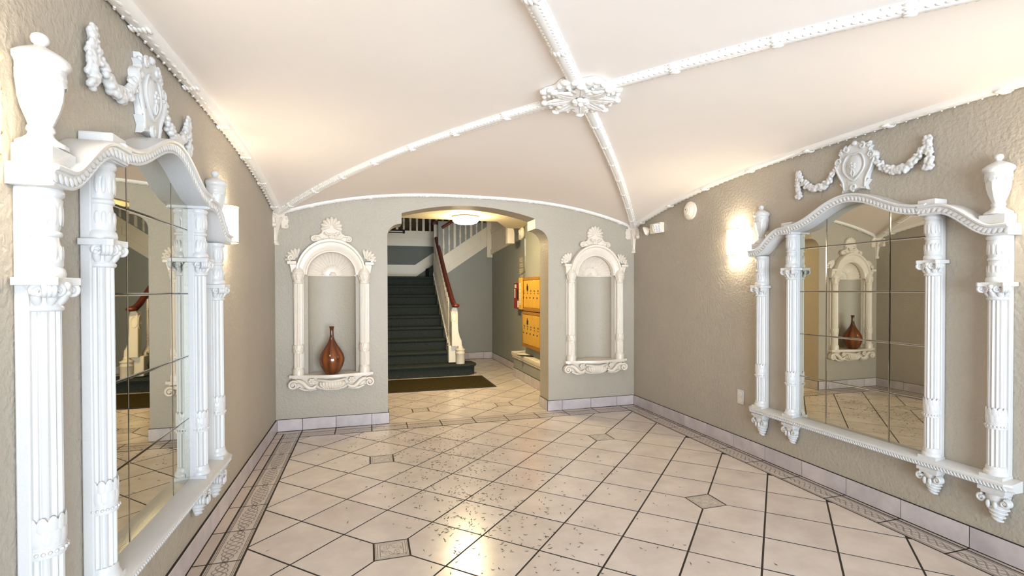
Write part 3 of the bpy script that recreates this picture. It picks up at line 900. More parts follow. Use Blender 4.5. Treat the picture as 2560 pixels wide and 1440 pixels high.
# sill
g = G()
prof = [(0.001, 0.358), (0.070, 0.358), (0.074, 0.364), (0.082, 0.368), (0.088, 0.384), (0.094, 0.388), (0.094, 0.398), (0.088, 0.402), (0.001, 0.412)]
def sill_ring(l, k): return [(l, d if d < 0.01 else d - k, z) for d, z in prof]
g.loft([sill_ring(-0.825, 0.02), sill_ring(-0.80, 0.0), sill_ring(0, 0.0), sill_ring(0.80, 0.0), sill_ring(0.825, 0.02)])
si = mkobj('sill', g, 'white', sur, ang=35)
g = G(); l = -0.80
while l < 0.80:
    ax = Vector((0.62, 0, 0.78)); R = Matrix((ax.cross(Vector((0, 1, 0))), Vector((0, 1, 0)), ax)).transposed()
    g.ell((l, 0.086, 0.376), (0.0065, 0.0065, 0.014), R, 7, 5); l += 0.0155
stuff(mkobj('rope_moulding', g, 'white', si, ang=80))

# mirror: separate tiles of bevelled glass
mir = thing('wall_mirror', 'arched mirror made of square glass tiles on the wall with the power outlet', 'mirror', (XR, 2.335, 0), pi / 2, 'arched wall mirrors')
xs = [-0.421, -0.2085, 0.2065, 0.421]; zs = [0.405, 0.700, 0.9945, 1.289, 1.588, 1.85]
bk = [(-0.424, 0.402), (0.424, 0.402)] + [(0.424 - 0.848 * i / 40, arch_z(0.424 - 0.848 * i / 40) + 0.02) for i in range(41)]
mkobj('backing_board', G().prism(bk, lambda p: (p[0], 0.0008, p[1]), lambda p: (p[0], 0.0022, p[1])), 'black', mir, smooth=False)
def mtile(poly):
    n = len(poly); cx = sum(p[0] for p in poly) / n; cz = sum(p[1] for p in poly) / n
    ins = []
    for i in range(n):
        p0, p1, p2 = Vector(poly[i - 1]), Vector(poly[i]), Vector(poly[(i + 1) % n])
        a = (p1 - p0).normalized(); b = (p2 - p1).normalized()
        na = Vector((-a.y, a.x)); nb = Vector((-b.y, b.x))
        d = na + nb; d = d / max(0.35, d.dot(na))
        ins.append(p1 + d * 0.0045)
    vs = [(p[0], 0.0022, p[1]) for p in poly] + [(p[0], 0.0048, p[1]) for p in poly] + [(p.x, 0.0060, p.y) for p in ins]
    fs = [tuple(range(2 * n, 3 * n))]
    for i in range(n):
        j = (i + 1) % n; fs += [(i, j, n + j, n + i), (n + i, n + j, 2 * n + j, 2 * n + i)]
    o = mkobj('mirror_tile', G().add(vs, fs), 'mirror', mir, smooth=False)
    o.data.materials.append(M['mirroredge'])
    for k, p in enumerate(o.data.polygons): p.material_index = 0 if k == 0 else 1
GAP = 0.0012
for i in range(3):
    for j in range(5):
        x0, x1, z0, z1 = xs[i] + GAP, xs[i + 1] - GAP, zs[j] + GAP, zs[j + 1] - GAP
        if j < 4: mtile([(x0, z0), (x1, z0), (x1, z1), (x0, z1)])
        else:
            top = [(x1 + (x0 - x1) * k / 12, arch_z(x1 + (x0 - x1) * k / 12) + 0.012) for k in range(13)]
            mtile([(x0, z0), (x1, z0)] + top)

# plaster crest with garlands over each mirror
crest = thing('wall_crest', 'white plaster shield with two garlands above the mirror on the outlet wall', 'plaster ornament', (XR, 2.335, 0), pi / 2, 'garlanded shields')
outline = [(0.0, 1.915), (0.04, 1.918), (0.055, 1.912), (0.085, 1.905), (0.075, 1.935), (0.10, 1.965), (0.085, 1.97), (0.092, 2.0), (0.115, 2.04), (0.138, 2.085), (0.142, 2.11), (0.128, 2.13), (0.106, 2.132), (0.098, 2.15), (0.112, 2.165), (0.095, 2.175), (0.098, 2.195), (0.07, 2.19), (0.045, 2.198), (0.03, 2.21), (0.0, 2.212)]
poly = outline + [(-x, z) for x, z in reversed(outline[1:-1])]
g = G()
def inset(p, k, c=(0, 2.06)): return (c[0] + (p[0] - c[0]) * k, c[1] + (p[1] - c[1]) * k)
g.loft([[(p[0], 0.001, p[1]) for p in poly], [(p[0], 0.020, p[1]) for p in poly], [(inset(p, .95)[0], 0.028, inset(p, .95)[1]) for p in poly], [(inset(p, .86)[0], 0.022, inset(p, .86)[1]) for p in poly], [(inset(p, .5)[0], 0.028, inset(p, .5)[1]) for p in poly]])
mkobj('shield', g, 'white', crest, ang=50)
g = G()
heart = []
for i in range(33):
    a = -pi / 2 + 2 * pi * i / 32
    x = 0.070 * cos(a) * (1 - 0.55 * max(0, -sin(a)) ** 2); z = 2.065 + 0.088 * sin(a) - 0.018 * max(0.0, sin(a)) ** 12
    heart.append((x, 0.030, z))
g.tube(heart, 0.006, 6)
g.ell((0, 0.024, 2.065), (0.056, 0.016, 0.072), seg=16, rings=8)
mkobj('cartouche', g, 'white', crest)
g = G()
for k in range(5):
    a = 2 * pi * k / 5; g.ell((0.014 * cos(a), 0.041, 2.065 + 0.016 * sin(a)), (0.010, 0.006, 0.011), seg=7, rings=5)
g.ell((0, 0.045, 2.065), 0.007, seg=7, rings=5)
for q in (-1, 1):
    g.tube([(q * 0.004, 0.04, 2.045), (q * 0.012, 0.038, 2.02), (q * 0.002, 0.036, 2.0)], 0.004, 5)
mkobj('flower_spray', g, 'white', crest)
g = G()
g.spiral((0, 0.028, 1.935), (1, 0, 0), (0, 0, 1), 0.022, 1.4, 0.008, -pi / 2, 1, 22, 7)
for q in (-1, 1):
    g.spiral((q * 0.105, 0.026, 2.112), (q, 0, 0), (0, 0, 1), 0.024, 1.5, 0.008, -pi / 2, 1, 22, 7)
    g.spiral((q * 0.05, 0.026, 2.178), (q, 0, 0), (0, 0, 1), 0.02, 1.3, 0.008, pi / 2, -1, 20, 7)
    g.tube([(q * 0.128, 0.026, 2.09), (q * 0.104, 0.026, 2.03), (q * 0.074, 0.026, 1.975), (q * 0.068, 0.024, 1.925)], [0.009, 0.008, 0.007, 0.006], 6)
    g.ell((q * 0.09, 0.02, 2.17), (0.016, 0.012, 0.014), seg=7, rings=5)
g.ell((0, 0.024, 2.205), (0.02, 0.014, 0.016), seg=8, rings=5)
mkobj('scrollwork', g, 'white', crest)
rnd = random.Random(3)
for q in (-1, 1):
    g = G()
    path = []
    for i in range(34):
        t = i / 33; x = 0.125 + 0.295 * t
        z = 2.085 + (2.105 - 2.085) * t - 0.115 * (1 - (2 * t - 1) ** 2)
        path.append((x, z, 0.023 + 0.012 * sin(pi * t)))
    for i in range(20):
        t = i / 19; path.append((0.418 + 0.008 * sin(3 * t), 2.118 - 0.165 * t, 0.021 + 0.009 * t))
    for x, z, r in path:
        for k in range(5):
            g.ell((q * (x + rnd.uniform(-.62, .62) * r), 0.014 + rnd.uniform(-0.002, 0.014), z + rnd.uniform(-.55, .55) * r), (r * rnd.uniform(.28, .48), r * rnd.uniform(.30, .45), r * rnd.uniform(.28, .48)), Matrix.Rotation(rnd.uniform(0, 3), 3, 'Y'), 6, 5)
    for k in range(6):
        a = 2 * pi * k / 6; g.ell((q * (0.418 + 0.018 * cos(a)), 0.022, 2.108 + 0.018 * sin(a)), (0.011, 0.009, 0.011), seg=7, rings=5)
    o = mkobj('garland', g.clampy(0.001), 'white', crest, ang=80)
    rm = o.modifiers.new('merge', 'REMESH'); rm.mode = 'VOXEL'; rm.voxel_size = 0.0036; rm.use_smooth_shade = True
    sm = o.modifiers.new('soften', 'SMOOTH'); sm.factor = 0.5; sm.iterations = 1

LY = 2.283
s2 = dup(sur, (XL, LY, 0), -pi / 2); s2['label'] = 'white plaster columned mirror surround on the wall opposite the power outlet'
m2 = dup(mir, (XL, LY, 0), -pi / 2); m2['label'] = 'arched mirror made of square glass tiles on the wall opposite the power outlet'
c2 = dup(crest, (XL, LY - 0.035, -0.02), -pi / 2); c2['label'] = 'white plaster shield with two garlands above the mirror opposite the outlet wall'

# ------------------------------------------------------------------ niche surrounds (local: x, y out of the wall, z up)
def scallop(g, cx, cz, R, a0, a1, n, dep, y0=0.004, rim=0.07, hub=0.18, nr=9):
    """fan shell standing on the wall"""
    na = n * 8; rows = []
    for j in range(nr):
        p = j / (nr - 1); ring = []
        for i in range(na + 1):
            a = a0 + (a1 - a0) * i / na
            w = abs(sin(pi * n * i / na))
            r = R * (hub + (1 - hub) * p) * (1 + rim * (w - 0.5) * p * 2)
            h = dep * (0.55 + 0.45 * sin(pi * min(1, 0.15 + p * 0.8))) * (0.72 + 0.28 * w ** 0.7 * min(1, p * 1.6 + 0.2))
            ring.append((cx + r * sin(a), y0 + h, cz + r * cos(a)))
        rows.append(ring)
    rows.append([(p[0], y0 - 0.003, p[2]) for p in rows[-1]])
    g.loft(rows, closed=False, cap=False)
    return g

def niche(label, cx, dz):
    t = thing('niche_surround', label, 'wall niche', (cx, YB, dz), pi, 'columned wall niches')
    # shelf with a serpentine front
    def front(x):
        u = abs(x) / 0.368
        return 0.085 + 0.055 * (0.5 + 0.5 * cos(pi * min(1, u * 1.25))) - 0.012 * (1 if u > 0.93 else 0)
    xs_ = [-0.368 + 0.736 * i / 40 for i in range(41)]
    poly = [(x, front(x)) for x in xs_] + [(0.368, 0.001), (NW, 0.001)]
    poly += [(NW * 0.99 * cos(pi * i / 16), -0.002 - ND * 0.97 * sin(pi * i / 16)) for i in range(1, 16)] + [(-NW, 0.001), (-0.368, 0.001)]
    g = G().prism(poly, lambda p: (p[0], p[1], 0.500), lambda p: (p[0], p[1], 0.524))
    mkobj('shelf', g, 'niche', t, bevel=0.005)
    # carved bracket under the shelf
    g = G()
    g.box(-0.345, 0.345, 0.001, 0.06, 0.488, 0.501)
    half = [(0.0, 0.365), (0.05, 0.366), (0.10, 0.378), (0.15, 0.40), (0.185, 0.385), (0.22, 0.375), (0.26, 0.382), (0.285, 0.41), (0.30, 0.40), (0.33, 0.392), (0.352, 0.40), (0.366, 0.425), (0.362, 0.452), (0.34, 0.475), (0.31, 0.49), (0.0, 0.49)]
    poly = half + [(-x, z) for x, z in reversed(half[1:-1])]
    g.prism(poly, lambda p: (p[0], 0.001, p[1]), lambda p: (p[0], 0.035, p[1]))
    br = mkobj('bracket', g, 'niche', t, bevel=0.004)
    for q in (-1, 1):
        g = G()
        for w in (0.0, 0.018, 0.036):
            g.spiral((q * 0.336, 0.03 + w, 0.43), (q, 0, 0), (0, 0, 1), 0.042, 1.6, 0.0125, pi * 0.75, -1, 40, 8)
        pts = [(q * 0.31, 0.05, 0.465), (q * 0.28, 0.052, 0.463), (q * 0.25, 0.056, 0.445), (q * 0.225, 0.06, 0.415), (q * 0.195, 0.062, 0.394), (q * 0.16, 0.062, 0.398), (q * 0.135, 0.06, 0.42)]
        g.tube(pts, [0.02, 0.021, 0.022, 0.023, 0.021, 0.018, 0.012], 8)
        g.tube([(q * 0.29, 0.045, 0.40), (q * 0.24, 0.05, 0.38), (q * 0.19, 0.05, 0.376), (q * 0.14, 0.05, 0.385)], [0.008, 0.012, 0.012, 0.008], 7)
        mkobj('scroll', g, 'niche', br, ang=70)
        g = G()
        for k in range(6):
            a = 2 * pi * k / 6; g.ell((q * 0.175 + 0.02 * cos(a), 0.078, 0.462 + 0.018 * sin(a)), (0.014, 0.01, 0.013), seg=7, rings=5)
        g.ell((q * 0.175, 0.088, 0.462), 0.011, seg=7, rings=5)
        mkobj('flower', g, 'niche', br)
    g = G()
    g.ell((0, 0.05, 0.425), (0.125, 0.055, 0.05), seg=32, rings=14)
    g.tube([(-0.125 + 0.25 * i / 14, 0.09 - 0.5 * (0.25 * i / 14 - 0.125) ** 2 * 4, 0.462 + 0.006 * cos(pi * i / 14 * 2)) for i in range(15)], 0.013, 8)
    for k in range(9):
        x = -0.10 + 0.2 * k / 8
        g.tube([(x * 0.6, 0.085, 0.385), (x, 0.105 - 1.5 * x * x, 0.425), (x * 1.02, 0.1 - 1.5 * x * x, 0.452)], [0.005, 0.009, 0.007], 10)
    mkobj('carved_bowl', g, 'niche', br)
    # columns
    for q in (-1, 1):
        x = q * 0.292; c = (x, 0.044, 0)
        g = G().box(x - 0.044, x + 0.044, 0.001, 0.016, 0.524, 1.45)
        p = mkobj('column', g, 'niche', t, bevel=0.003)
        g = G().lathe([(0.049, 0.524), (0.049, 0.57), (0.046, 0.578), (0.042, 0.584), (0.040, 0.592)], c, 32)
        mkobj('base', g.clampy(0.002), 'niche', p, ang=40)
        g = G().lathe([(0.039, 0.585), (0.0385, 1.0), (0.037, 1.372)], c, 96, mul=flutes(18, 0.12))
        mkobj('shaft', g.clampy(0.002), 'niche', p, ang=25)
        g = G().lathe([(0.042, 0.722), (0.044, 0.73), (0.042, 0.738), (0.042, 0.79), (0.043, 0.80), (0.038, 0.806)], c, 32)
        for k in range(10):
            a = 2 * pi * k / 10
            R = Matrix.Rotation(-a, 3, 'Z')
            g.ell((x + 0.041 * sin(a), c[1] + 0.041 * cos(a), 0.772), (0.012, 0.006, 0.034), R, 7, 6)
            g.ell((x + 0.043 * sin(a + .31), c[1] + 0.043 * cos(a + .31), 0.755), (0.010, 0.005, 0.022), Matrix.Rotation(-a - .31, 3, 'Z'), 7, 6)
        mkobj('leaf_band', g.clampy(0.002), 'niche', p)
        g = G().lathe([(0.038, 1.368), (0.043, 1.372), (0.043, 1.38), (0.039, 1.384), (0.039, 1.40), (0.045, 1.425), (0.052, 1.458), (0.055, 1.464), (0.054, 1.472), (0.048, 1.478), (0.044, 1.492), (0.032, 1.508), (0.016, 1.520), (0.006, 1.528)], c, 32)
        for k in range(8):
            a = 2 * pi * k / 8
            R = Matrix.Rotation(-a, 3, 'Z') @ Matrix.Rotation(-0.28, 3, 'X')
            g.ell((x + 0.045 * sin(a), c[1] + 0.045 * cos(a), 1.425), (0.014, 0.006, 0.032), R, 7, 6)
        mkobj('capital', g.clampy(0.002), 'niche', p, ang=50)
        # block and ledge that carry the arch
        g = G().hexa([(q * 0.216, 0.001, 1.456), (q * 0.346, 0.001, 1.456), (q * 0.346, 0.042, 1.456), (q * 0.216, 0.042, 1.456)],
                     [(q * 0.25, 0.001, 1.548), (q * 0.362, 0.001, 1.548), (q * 0.362, 0.066, 1.548), (q * 0.25, 0.046, 1.548)])
        g.box(min(q * 0.30, q * 0.380), max(q * 0.30, q * 0.380), 0.001, 0.085, 1.546, 1.574)
        mkobj('impost_block', g, 'niche', t, bevel=0.004)
        # side shell over the impost
        g = G()
        scallop(g, q * 0.300, 1.592, 0.098, (-0.30 if q > 0 else -1.75), (1.75 if q > 0 else 0.30), 6, 0.034)
        g.spiral((q * 0.352, 0.042, 1.606), (q, 0, 0), (0, 0, 1), 0.027, 1.4, 0.010, -pi / 2, 1, 22, 7)
        g.spiral((q * 0.352, 0.024, 1.606), (q, 0, 0), (0, 0, 1), 0.027, 1.2, 0.010, -pi / 2, 1, 22, 7)
        mkobj('side_shell', g, 'niche', t, ang=50)
    # arch ring
    prof = [(0.212, -0.01), (0.212, 0.045), (0.216, 0.052), (0.226, 0.052), (0.232, 0.044), (0.238, 0.040), (0.246, 0.046), (0.290, 0.056), (0.304, 0.056), (0.310, 0.064), (0.314, 0.074), (0.334, 0.076), (0.338, 0.070), (0.338, 0.001), (0.30, -0.01)]
    rings = []
    for i in range(49):
        a = pi * i / 48
        k = 1.0
        rings.append([(r * cos(a) * (1 - 0.08 * max(0.0, (r - 0.212) / 0.126)), d, NZS + r * sin(a)) for r, d in prof])
    mkobj('arch', G().loft(rings), 'niche', t, ang=35)
    # fluted half dome inside the arch
    g = G(); rows = []; na = 120
    for j in range(13):
        p = j / 12; ring = []
        for i in range(na + 1):
            a = pi * i / na
            f = 0.5 + 0.5 * cos(36 * a)
            x = (NW + 0.004) * p * cos(a); z = NZS + (NW + 0.004) * p * sin(a)
            dep = ND * 0.93 * sqrt(max(0.0, 1 - p * p * 0.985)) - 0.011 * f * min(1, p * 2) * (1 if p > 0.4 else 0.0) - 0.012 * max(0.0, min(1.0, (0.47 - p) / 0.08))
            ring.append((x, -dep, z))
        rows.append(ring)
    g.loft(rows, closed=False, cap=False)
    # lip along its lower edge
    low = [(NW * cos(pi * i / 24), -ND * 0.95 * sin(pi * i / 24), NZS - 0.004) for i in range(25)]
    g.tube(low, 0.009, 6)
    for k in range(16):
        a = pi * (k + 0.5) / 16
        g.ell((0.44 * NW * cos(a), -ND * 0.93 * sqrt(1 - 0.19) + 0.016, NZS + 0.44 * NW * sin(a)), 0.006, seg=6, rings=4)
    g.lathe([(0.001, NZS + 0.032), (0.02, NZS + 0.03), (0.032, NZS + 0.015), (0.036, NZS - 0.002)], (0, -ND * 0.9, 0), 16)
    mkobj('shell_dome', g, 'niche', t, ang=60)
    # crest
    g = G()
    half = [(0.0, 1.775), (0.10, 1.77), (0.135, 1.765), (0.162, 1.766), (0.174, 1.782), (0.170, 1.800), (0.152, 1.812), (0.125, 1.818), (0.095, 1.84), (0.085, 1.87), (0.06, 1.90), (0.0, 1.93)]
    poly = half + [(-x, z) for x, z in reversed(half[1:-1])]
    g.prism(poly, lambda p: (p[0], 0.001, p[1]), lambda p: (p[0], 0.03, p[1]))
    cr = mkobj('crest', g, 'niche', t, bevel=0.004)
    g = G(); scallop(g, 0, 1.900, 0.090, -2.0, 2.0, 9, 0.044, 0.006)
    mkobj('crest_shell', g, 'niche', cr, ang=50)
    g = G()
    for q in (-1, 1):
        for w in (0.012, 0.03):
            g.spiral((q * 0.152, w + 0.008, 1.787), (q, 0, 0), (0, 0, 1), 0.027, 1.5, 0.0095, pi * 0.6, -1, 24, 7)
        g.tube([(q * 0.15, 0.034, 1.815), (q * 0.115, 0.036, 1.815), (q * 0.085, 0.036, 1.835), (q * 0.07, 0.036, 1.86)], [0.010, 0.011, 0.012, 0.010], 7)
        leaf(g, (q * 0.05, 0.03, 1.79), (q * 0.6, 0, 0.5), (0, 1, 0), 0.075, 0.026, 0.012)
        leaf(g, (q * 0.03, 0.03, 1.80), (q * 0.9, 0, 0.1), (0, 1, 0), 0.09, 0.02, 0.012)
    for k in range(9):
        a = -1.5 + 3.0 * k / 8
        g.ell((0.05 * sin(a), 0.048, 1.845 - 0.02 * cos(a)), 0.011, seg=7, rings=5)
    leaf(g, (0, 0.03, 1.785), (0, 0, 1), (0, 1, 0), 0.07, 0.03, 0.014)
    mkobj('crest_leaves', g, 'niche', cr, ang=60)
    return t
niche('cream plaster wall niche with shell top holding the brown vase', *NICHES[0])
niche('empty cream plaster wall niche with shell top near the outlet wall corner', *NICHES[1])

# vase
g = G().lathe([(0.052, 0.0), (0.060, 0.004), (0.078, 0.025), (0.100, 0.07), (0.113, 0.115), (0.114, 0.145), (0.104, 0.185), (0.083, 0.225), (0.058, 0.262), (0.036, 0.297), (0.023, 0.33), (0.0175, 0.365), (0.0165, 0.40), (0.0195, 0.43), (0.024, 0.440), (0.022, 0.442), (0.014, 0.43), (0.012, 0.36)], (0, 0, 0), 48)
v = mkobj('vase', g, 'vase', ang=60); v.location = (-0.325, 4.975, 0.5245)
tag(v, 'amber brown glazed teardrop vase standing on the niche shelf', 'vase')

# ------------------------------------------------------------------ wall fittings
def sconce(label, loc, rotz):
    t = thing('wall_sconce', label, 'sconce', loc, rotz, 'glass wall sconces')
    hw, H = 0.093, 0.205
    g = G().box(-0.075, 0.075, 0.001, 0.016, -H / 2 + 0.02, H / 2 - 0.02)
    mkobj('back_plate', g, 'brass', t, bevel=0.003)
    # curved glass, open at top and bottom
    def arc(r, n=20): return [(hw * sin(-1.35 + 2.7 * i / n) / sin(1.35) * (r / 1.0), 0.012 + 0.075 * (cos(-1.35 + 2.7 * i / n) - cos(1.35)) / (1 - cos(1.35)) * r) for i in range(n + 1)]
    o_, i_ = arc(1.0), arc(0.95)
    ring = o_ + i_[::-1]
    g = G().loft([[(x, y, -H / 2) for x, y in ring], [(x, y, H / 2) for x, y in ring]])
    mkobj('glass_shade', g, 'glow', t, ang=40)
    for z in (-H / 2 - 0.003, -H * 0.23, H * 0.23, H / 2 + 0.003):
        g = G()
        if abs(z) > H * 0.4:
            g.tube([(x * 1.02, y * 1.02 + 0.001, z) for x, y in o_], 0.0035, 6)
        else:
            for a, b in ((0, 4), (16, 20)): g.tube([(x * 1.03, y * 1.03, z) for x, y in o_[a:b + 1]], 0.003, 6)
            g.ell((o_[4][0] * 1.04, o_[4][1] * 1.04, z), 0.005, seg=7, rings=5); g.ell((o_[16][0] * 1.04, o_[16][1] * 1.04, z), 0.005, seg=7, rings=5)
        mkobj('brass_band', g, 'brass', t)
    for q in (2, 18):
        g = G().tube([(o_[q][0] * 1.05, o_[q][1] * 1.05, -H / 2), (o_[q][0] * 1.05, o_[q][1] * 1.05, H / 2)], 0.0028, 6)
        mkobj('upright_rod', g, 'brass', t)
    # bulb
    l = bpy.data.lights.new('bulb', 'POINT'); l.energy = 2.2; l.color = (1.0, 0.84, 0.62); l.shadow_soft_size = 0.03
    b = bpy.data.objects.new('bulb', l); COL.objects.link(b); b.parent = t; b.location = (0, 0.05, 0)
    return t
SCY = 3.36
sconce('lit glass wall sconce beside the smoke detector on the outlet wall', (XR, SCY, 1.69), pi / 2)
sconce('lit glass wall sconce on the wall opposite the smoke detector', (XL, 3.285, 1.69), -pi / 2)
sconce('lit glass wall sconce near the entrance on the outlet wall', (XR, 2 * 2.335 - SCY, 1.69), pi / 2)
sconce('lit glass wall sconce near the entrance opposite the outlet wall', (XL, 2 * LY - 3.285, 1.69), -pi / 2)

# smoke detector (axis out of the wall -> lathe in z then turned)
def disc(parent, name, prof, m, seg=36):
    g = G().lathe(prof, (0, 0, 0), seg); g.v = [(x, z, y) for x, y, z in g.v]
    return mkobj(name, g, m, parent, ang=40)
t = thing('smoke_detector', 'round ivory smoke detector high on the wall beside the sconce', 'smoke detector', (XR, 3.985, 2.045), pi / 2)
disc(t, 'mount', [(0.084, 0.001), (0.086, 0.012), (0.084, 0.020), (0.074, 0.024)], 'plastic')
disc(t, 'body', [(0.070, 0.020), (0.068, 0.030), (0.056, 0.036), (0.052, 0.038), (0.050, 0.046), (0.042, 0.049), (0.034, 0.050), (0.030, 0.055), (0.0, 0.056)], 'plastic')
g = G()
for k in range(10):
    a = 2 * pi * k / 10; g.ell((0.0505 * cos(a), 0.042, 0.0505 * sin(a)), (0.003, 0.003, 0.003), seg=6, rings=4)
g.ell((0.012, 0.0555, 0.01), (0.006, 0.002, 0.006), seg=6, rings=4)
mkobj('vents', g, 'dark', t)

t = thing('emergency_light', 'ivory emergency light with two lamp heads by the corner corbel', 'emergency light', (XR, 4.52, 1.945), pi / 2)
g = G().box(-0.10, 0.10, 0.001, 0.05, -0.052, 0.052); mkobj('housing', g, 'plastic', t, bevel=0.006)
def lamp_head(x, y, z, rz, rx, sc=1.0):
    R = Matrix.Rotation(rz, 3, 'Z') @ Matrix.Rotation(rx, 3, 'X')
    def tf(g):
        g.v = [tuple(R @ Vector(p) * sc + Vector((x, y, z))) for p in g.v]; return g
    g = G(); rings = []
    for yy, w in ((-0.035, 0.012), (-0.03, 0.026), (0.0, 0.046), (0.012, 0.048)):
        rings.append([(w * (abs(cos(a)) ** 0.6) * (1 if cos(a) > 0 else -1), yy, w * (abs(sin(a)) ** 0.6) * (1 if sin(a) > 0 else -1)) for a in [2 * pi * i / 20 for i in range(20)]])
    g.loft(rings); h = mkobj('lamp_head', tf(g), 'plastic', t, ang=40)
    g = G()
    for i in range(-1, 2):
        for j in range(-1, 2): g.ell((i * 0.026, 0.014, j * 0.026), (0.0125, 0.007, 0.0125), seg=8, rings=5)
    mkobj('reflector', tf(g), 'lens', h)
lamp_head(-0.105, 0.085, -0.012, 0.7, -0.4)
lamp_head(0.150, 0.060, -0.012, -0.9, -0.35)
mkobj('swivel', G().tube([(-0.085, 0.045, 0), (-0.09, 0.07, 0)], 0.012, 8).tube([(0.09, 0.03, 0), (0.145, 0.045, 0)], 0.012, 8), 'plastic', t)

t = thing('power_outlet', 'white duplex power outlet low on the wall under the sconce', 'power outlet', (XR, 3.33, 0.432), pi / 2)
mkobj('cover_plate', G().box(-0.036, 0.036, 0.001, 0.007, -0.058, 0.058), 'white', t, bevel=0.003)
for z in (-0.026, 0.026):
    g = G().prism([(0.016 * cos(a), max(-0.013, min(0.013, 0.017 * sin(a)))) for a in [2 * pi * i / 20 for i in range(20)]], lambda p: (p[0], 0.006, z + p[1]), lambda p: (p[0], 0.0085, z + p[1]))
    r_ = mkobj('receptacle', g, 'plastic', t)
    mkobj('slots', G().box(-0.007, -0.005, 0.008, 0.009, z - 0.002, z + 0.007).box(0.005, 0.007, 0.008, 0.009, z - 0.002, z + 0.007).box(-0.002, 0.002, 0.008, 0.009, z - 0.009, z - 0.005), 'dark', r_)

# ------------------------------------------------------------------ hall behind the arch
HX0, HX1, HBX = -0.30, 2.29, 2.205       # hall side walls, bumped-out wall with the mailboxes
flat_wall('wall_hall_left', HX0 - 0.1, HX0, YB + WT, 10.5, 0, 4.2, 'hallwall')
flat_wall('wall_hall_right', HX1, HX1 + 0.1, YB + WT, 10.5, 0, 4.2, 'hallwall')
flat_wall('wall_hall_bump', HBX, HX1, YB + WT, 6.93, 0, 2.25, 'hallwall')
flat_wall('wall_hall_rear', 1.262, HX1, 9.30, 9.36, 0, 2.6, 'hallwall')
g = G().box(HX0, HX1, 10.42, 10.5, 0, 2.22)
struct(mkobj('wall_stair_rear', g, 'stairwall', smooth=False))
flat_wall('wall_gallery_rear', HX0 - 0.1, HX1 + 0.1, 11.6, 11.7, 2.0, 4.2, 'brown')
flat_wall('floor_gallery', HX0 - 0.1, HX1 + 0.1, 10.5, 11.6, 2.1, 2.22, 'brown')
flat_wall('wall_gallery_side_1', HX0 - 0.1, HX0, 10.5, 11.6, 2.22, 4.2, 'brown')
flat_wall('wall_gallery_side_2', HX1, HX1 + 0.1, 10.5, 11.6, 2.22, 4.2, 'brown')
CZ = 2.25
poly = [(HX0, YB + WT), (HX1, YB + WT), (HX1, 7.28), (2.02, 7.28), (1.71, 6.64), (HX0, 6.64)]
struct(mkobj('ceiling_hall', G().prism(poly, lambda p: (p[0], p[1], CZ), lambda p: (p[0], p[1], CZ + 0.22)), 'hallceil', smooth=False))
struct(mkobj('ceiling_stairwell', G().box(HX0 - 0.1, HX1 + 0.1, 6.4, 11.7, 4.2, 4.3).box(HX0, HX1, 6.42, 6.62, CZ + 0.22, 4.2), 'hallceil', smooth=False))
base('baseboard_hall_rear', (1.27, 9.30), (HX1, 9.30), [0.25, 0.55, 0.85], (0, -1), 0.125)
base('baseboard_hall_right', (HX1, 7.3), (HX1, 9.29), [0.33 * k for k in range(1, 7)], (-1, 0), 0.115)

# ledge under the mailboxes
lw = struct(mkobj('wall_ledge', G().box(2.135, HX1, YB + WT, 7.30, 0, 0.30), 'hallwall', smooth=False))
cap = G()
prof = [(2.120, 0.285), (2.126, 0.30), (2.112, 0.312), (2.106, 0.33), (2.106, 0.365), (2.112, 0.372), (HX1, 0.372), (HX1, 0.285)]
cap.loft([[(x, y, z) for x, z in prof] for y in (YB + WT, 7.33)])
mkobj('ledge_cap', cap, 'stairwhite', lw, ang=35)
base('baseboard_ledge', (2.135, YB + WT), (2.135, 7.30), [2.1 - 0.33 * k for k in range(6, -1, -1)], (-1, 0), 0.125)

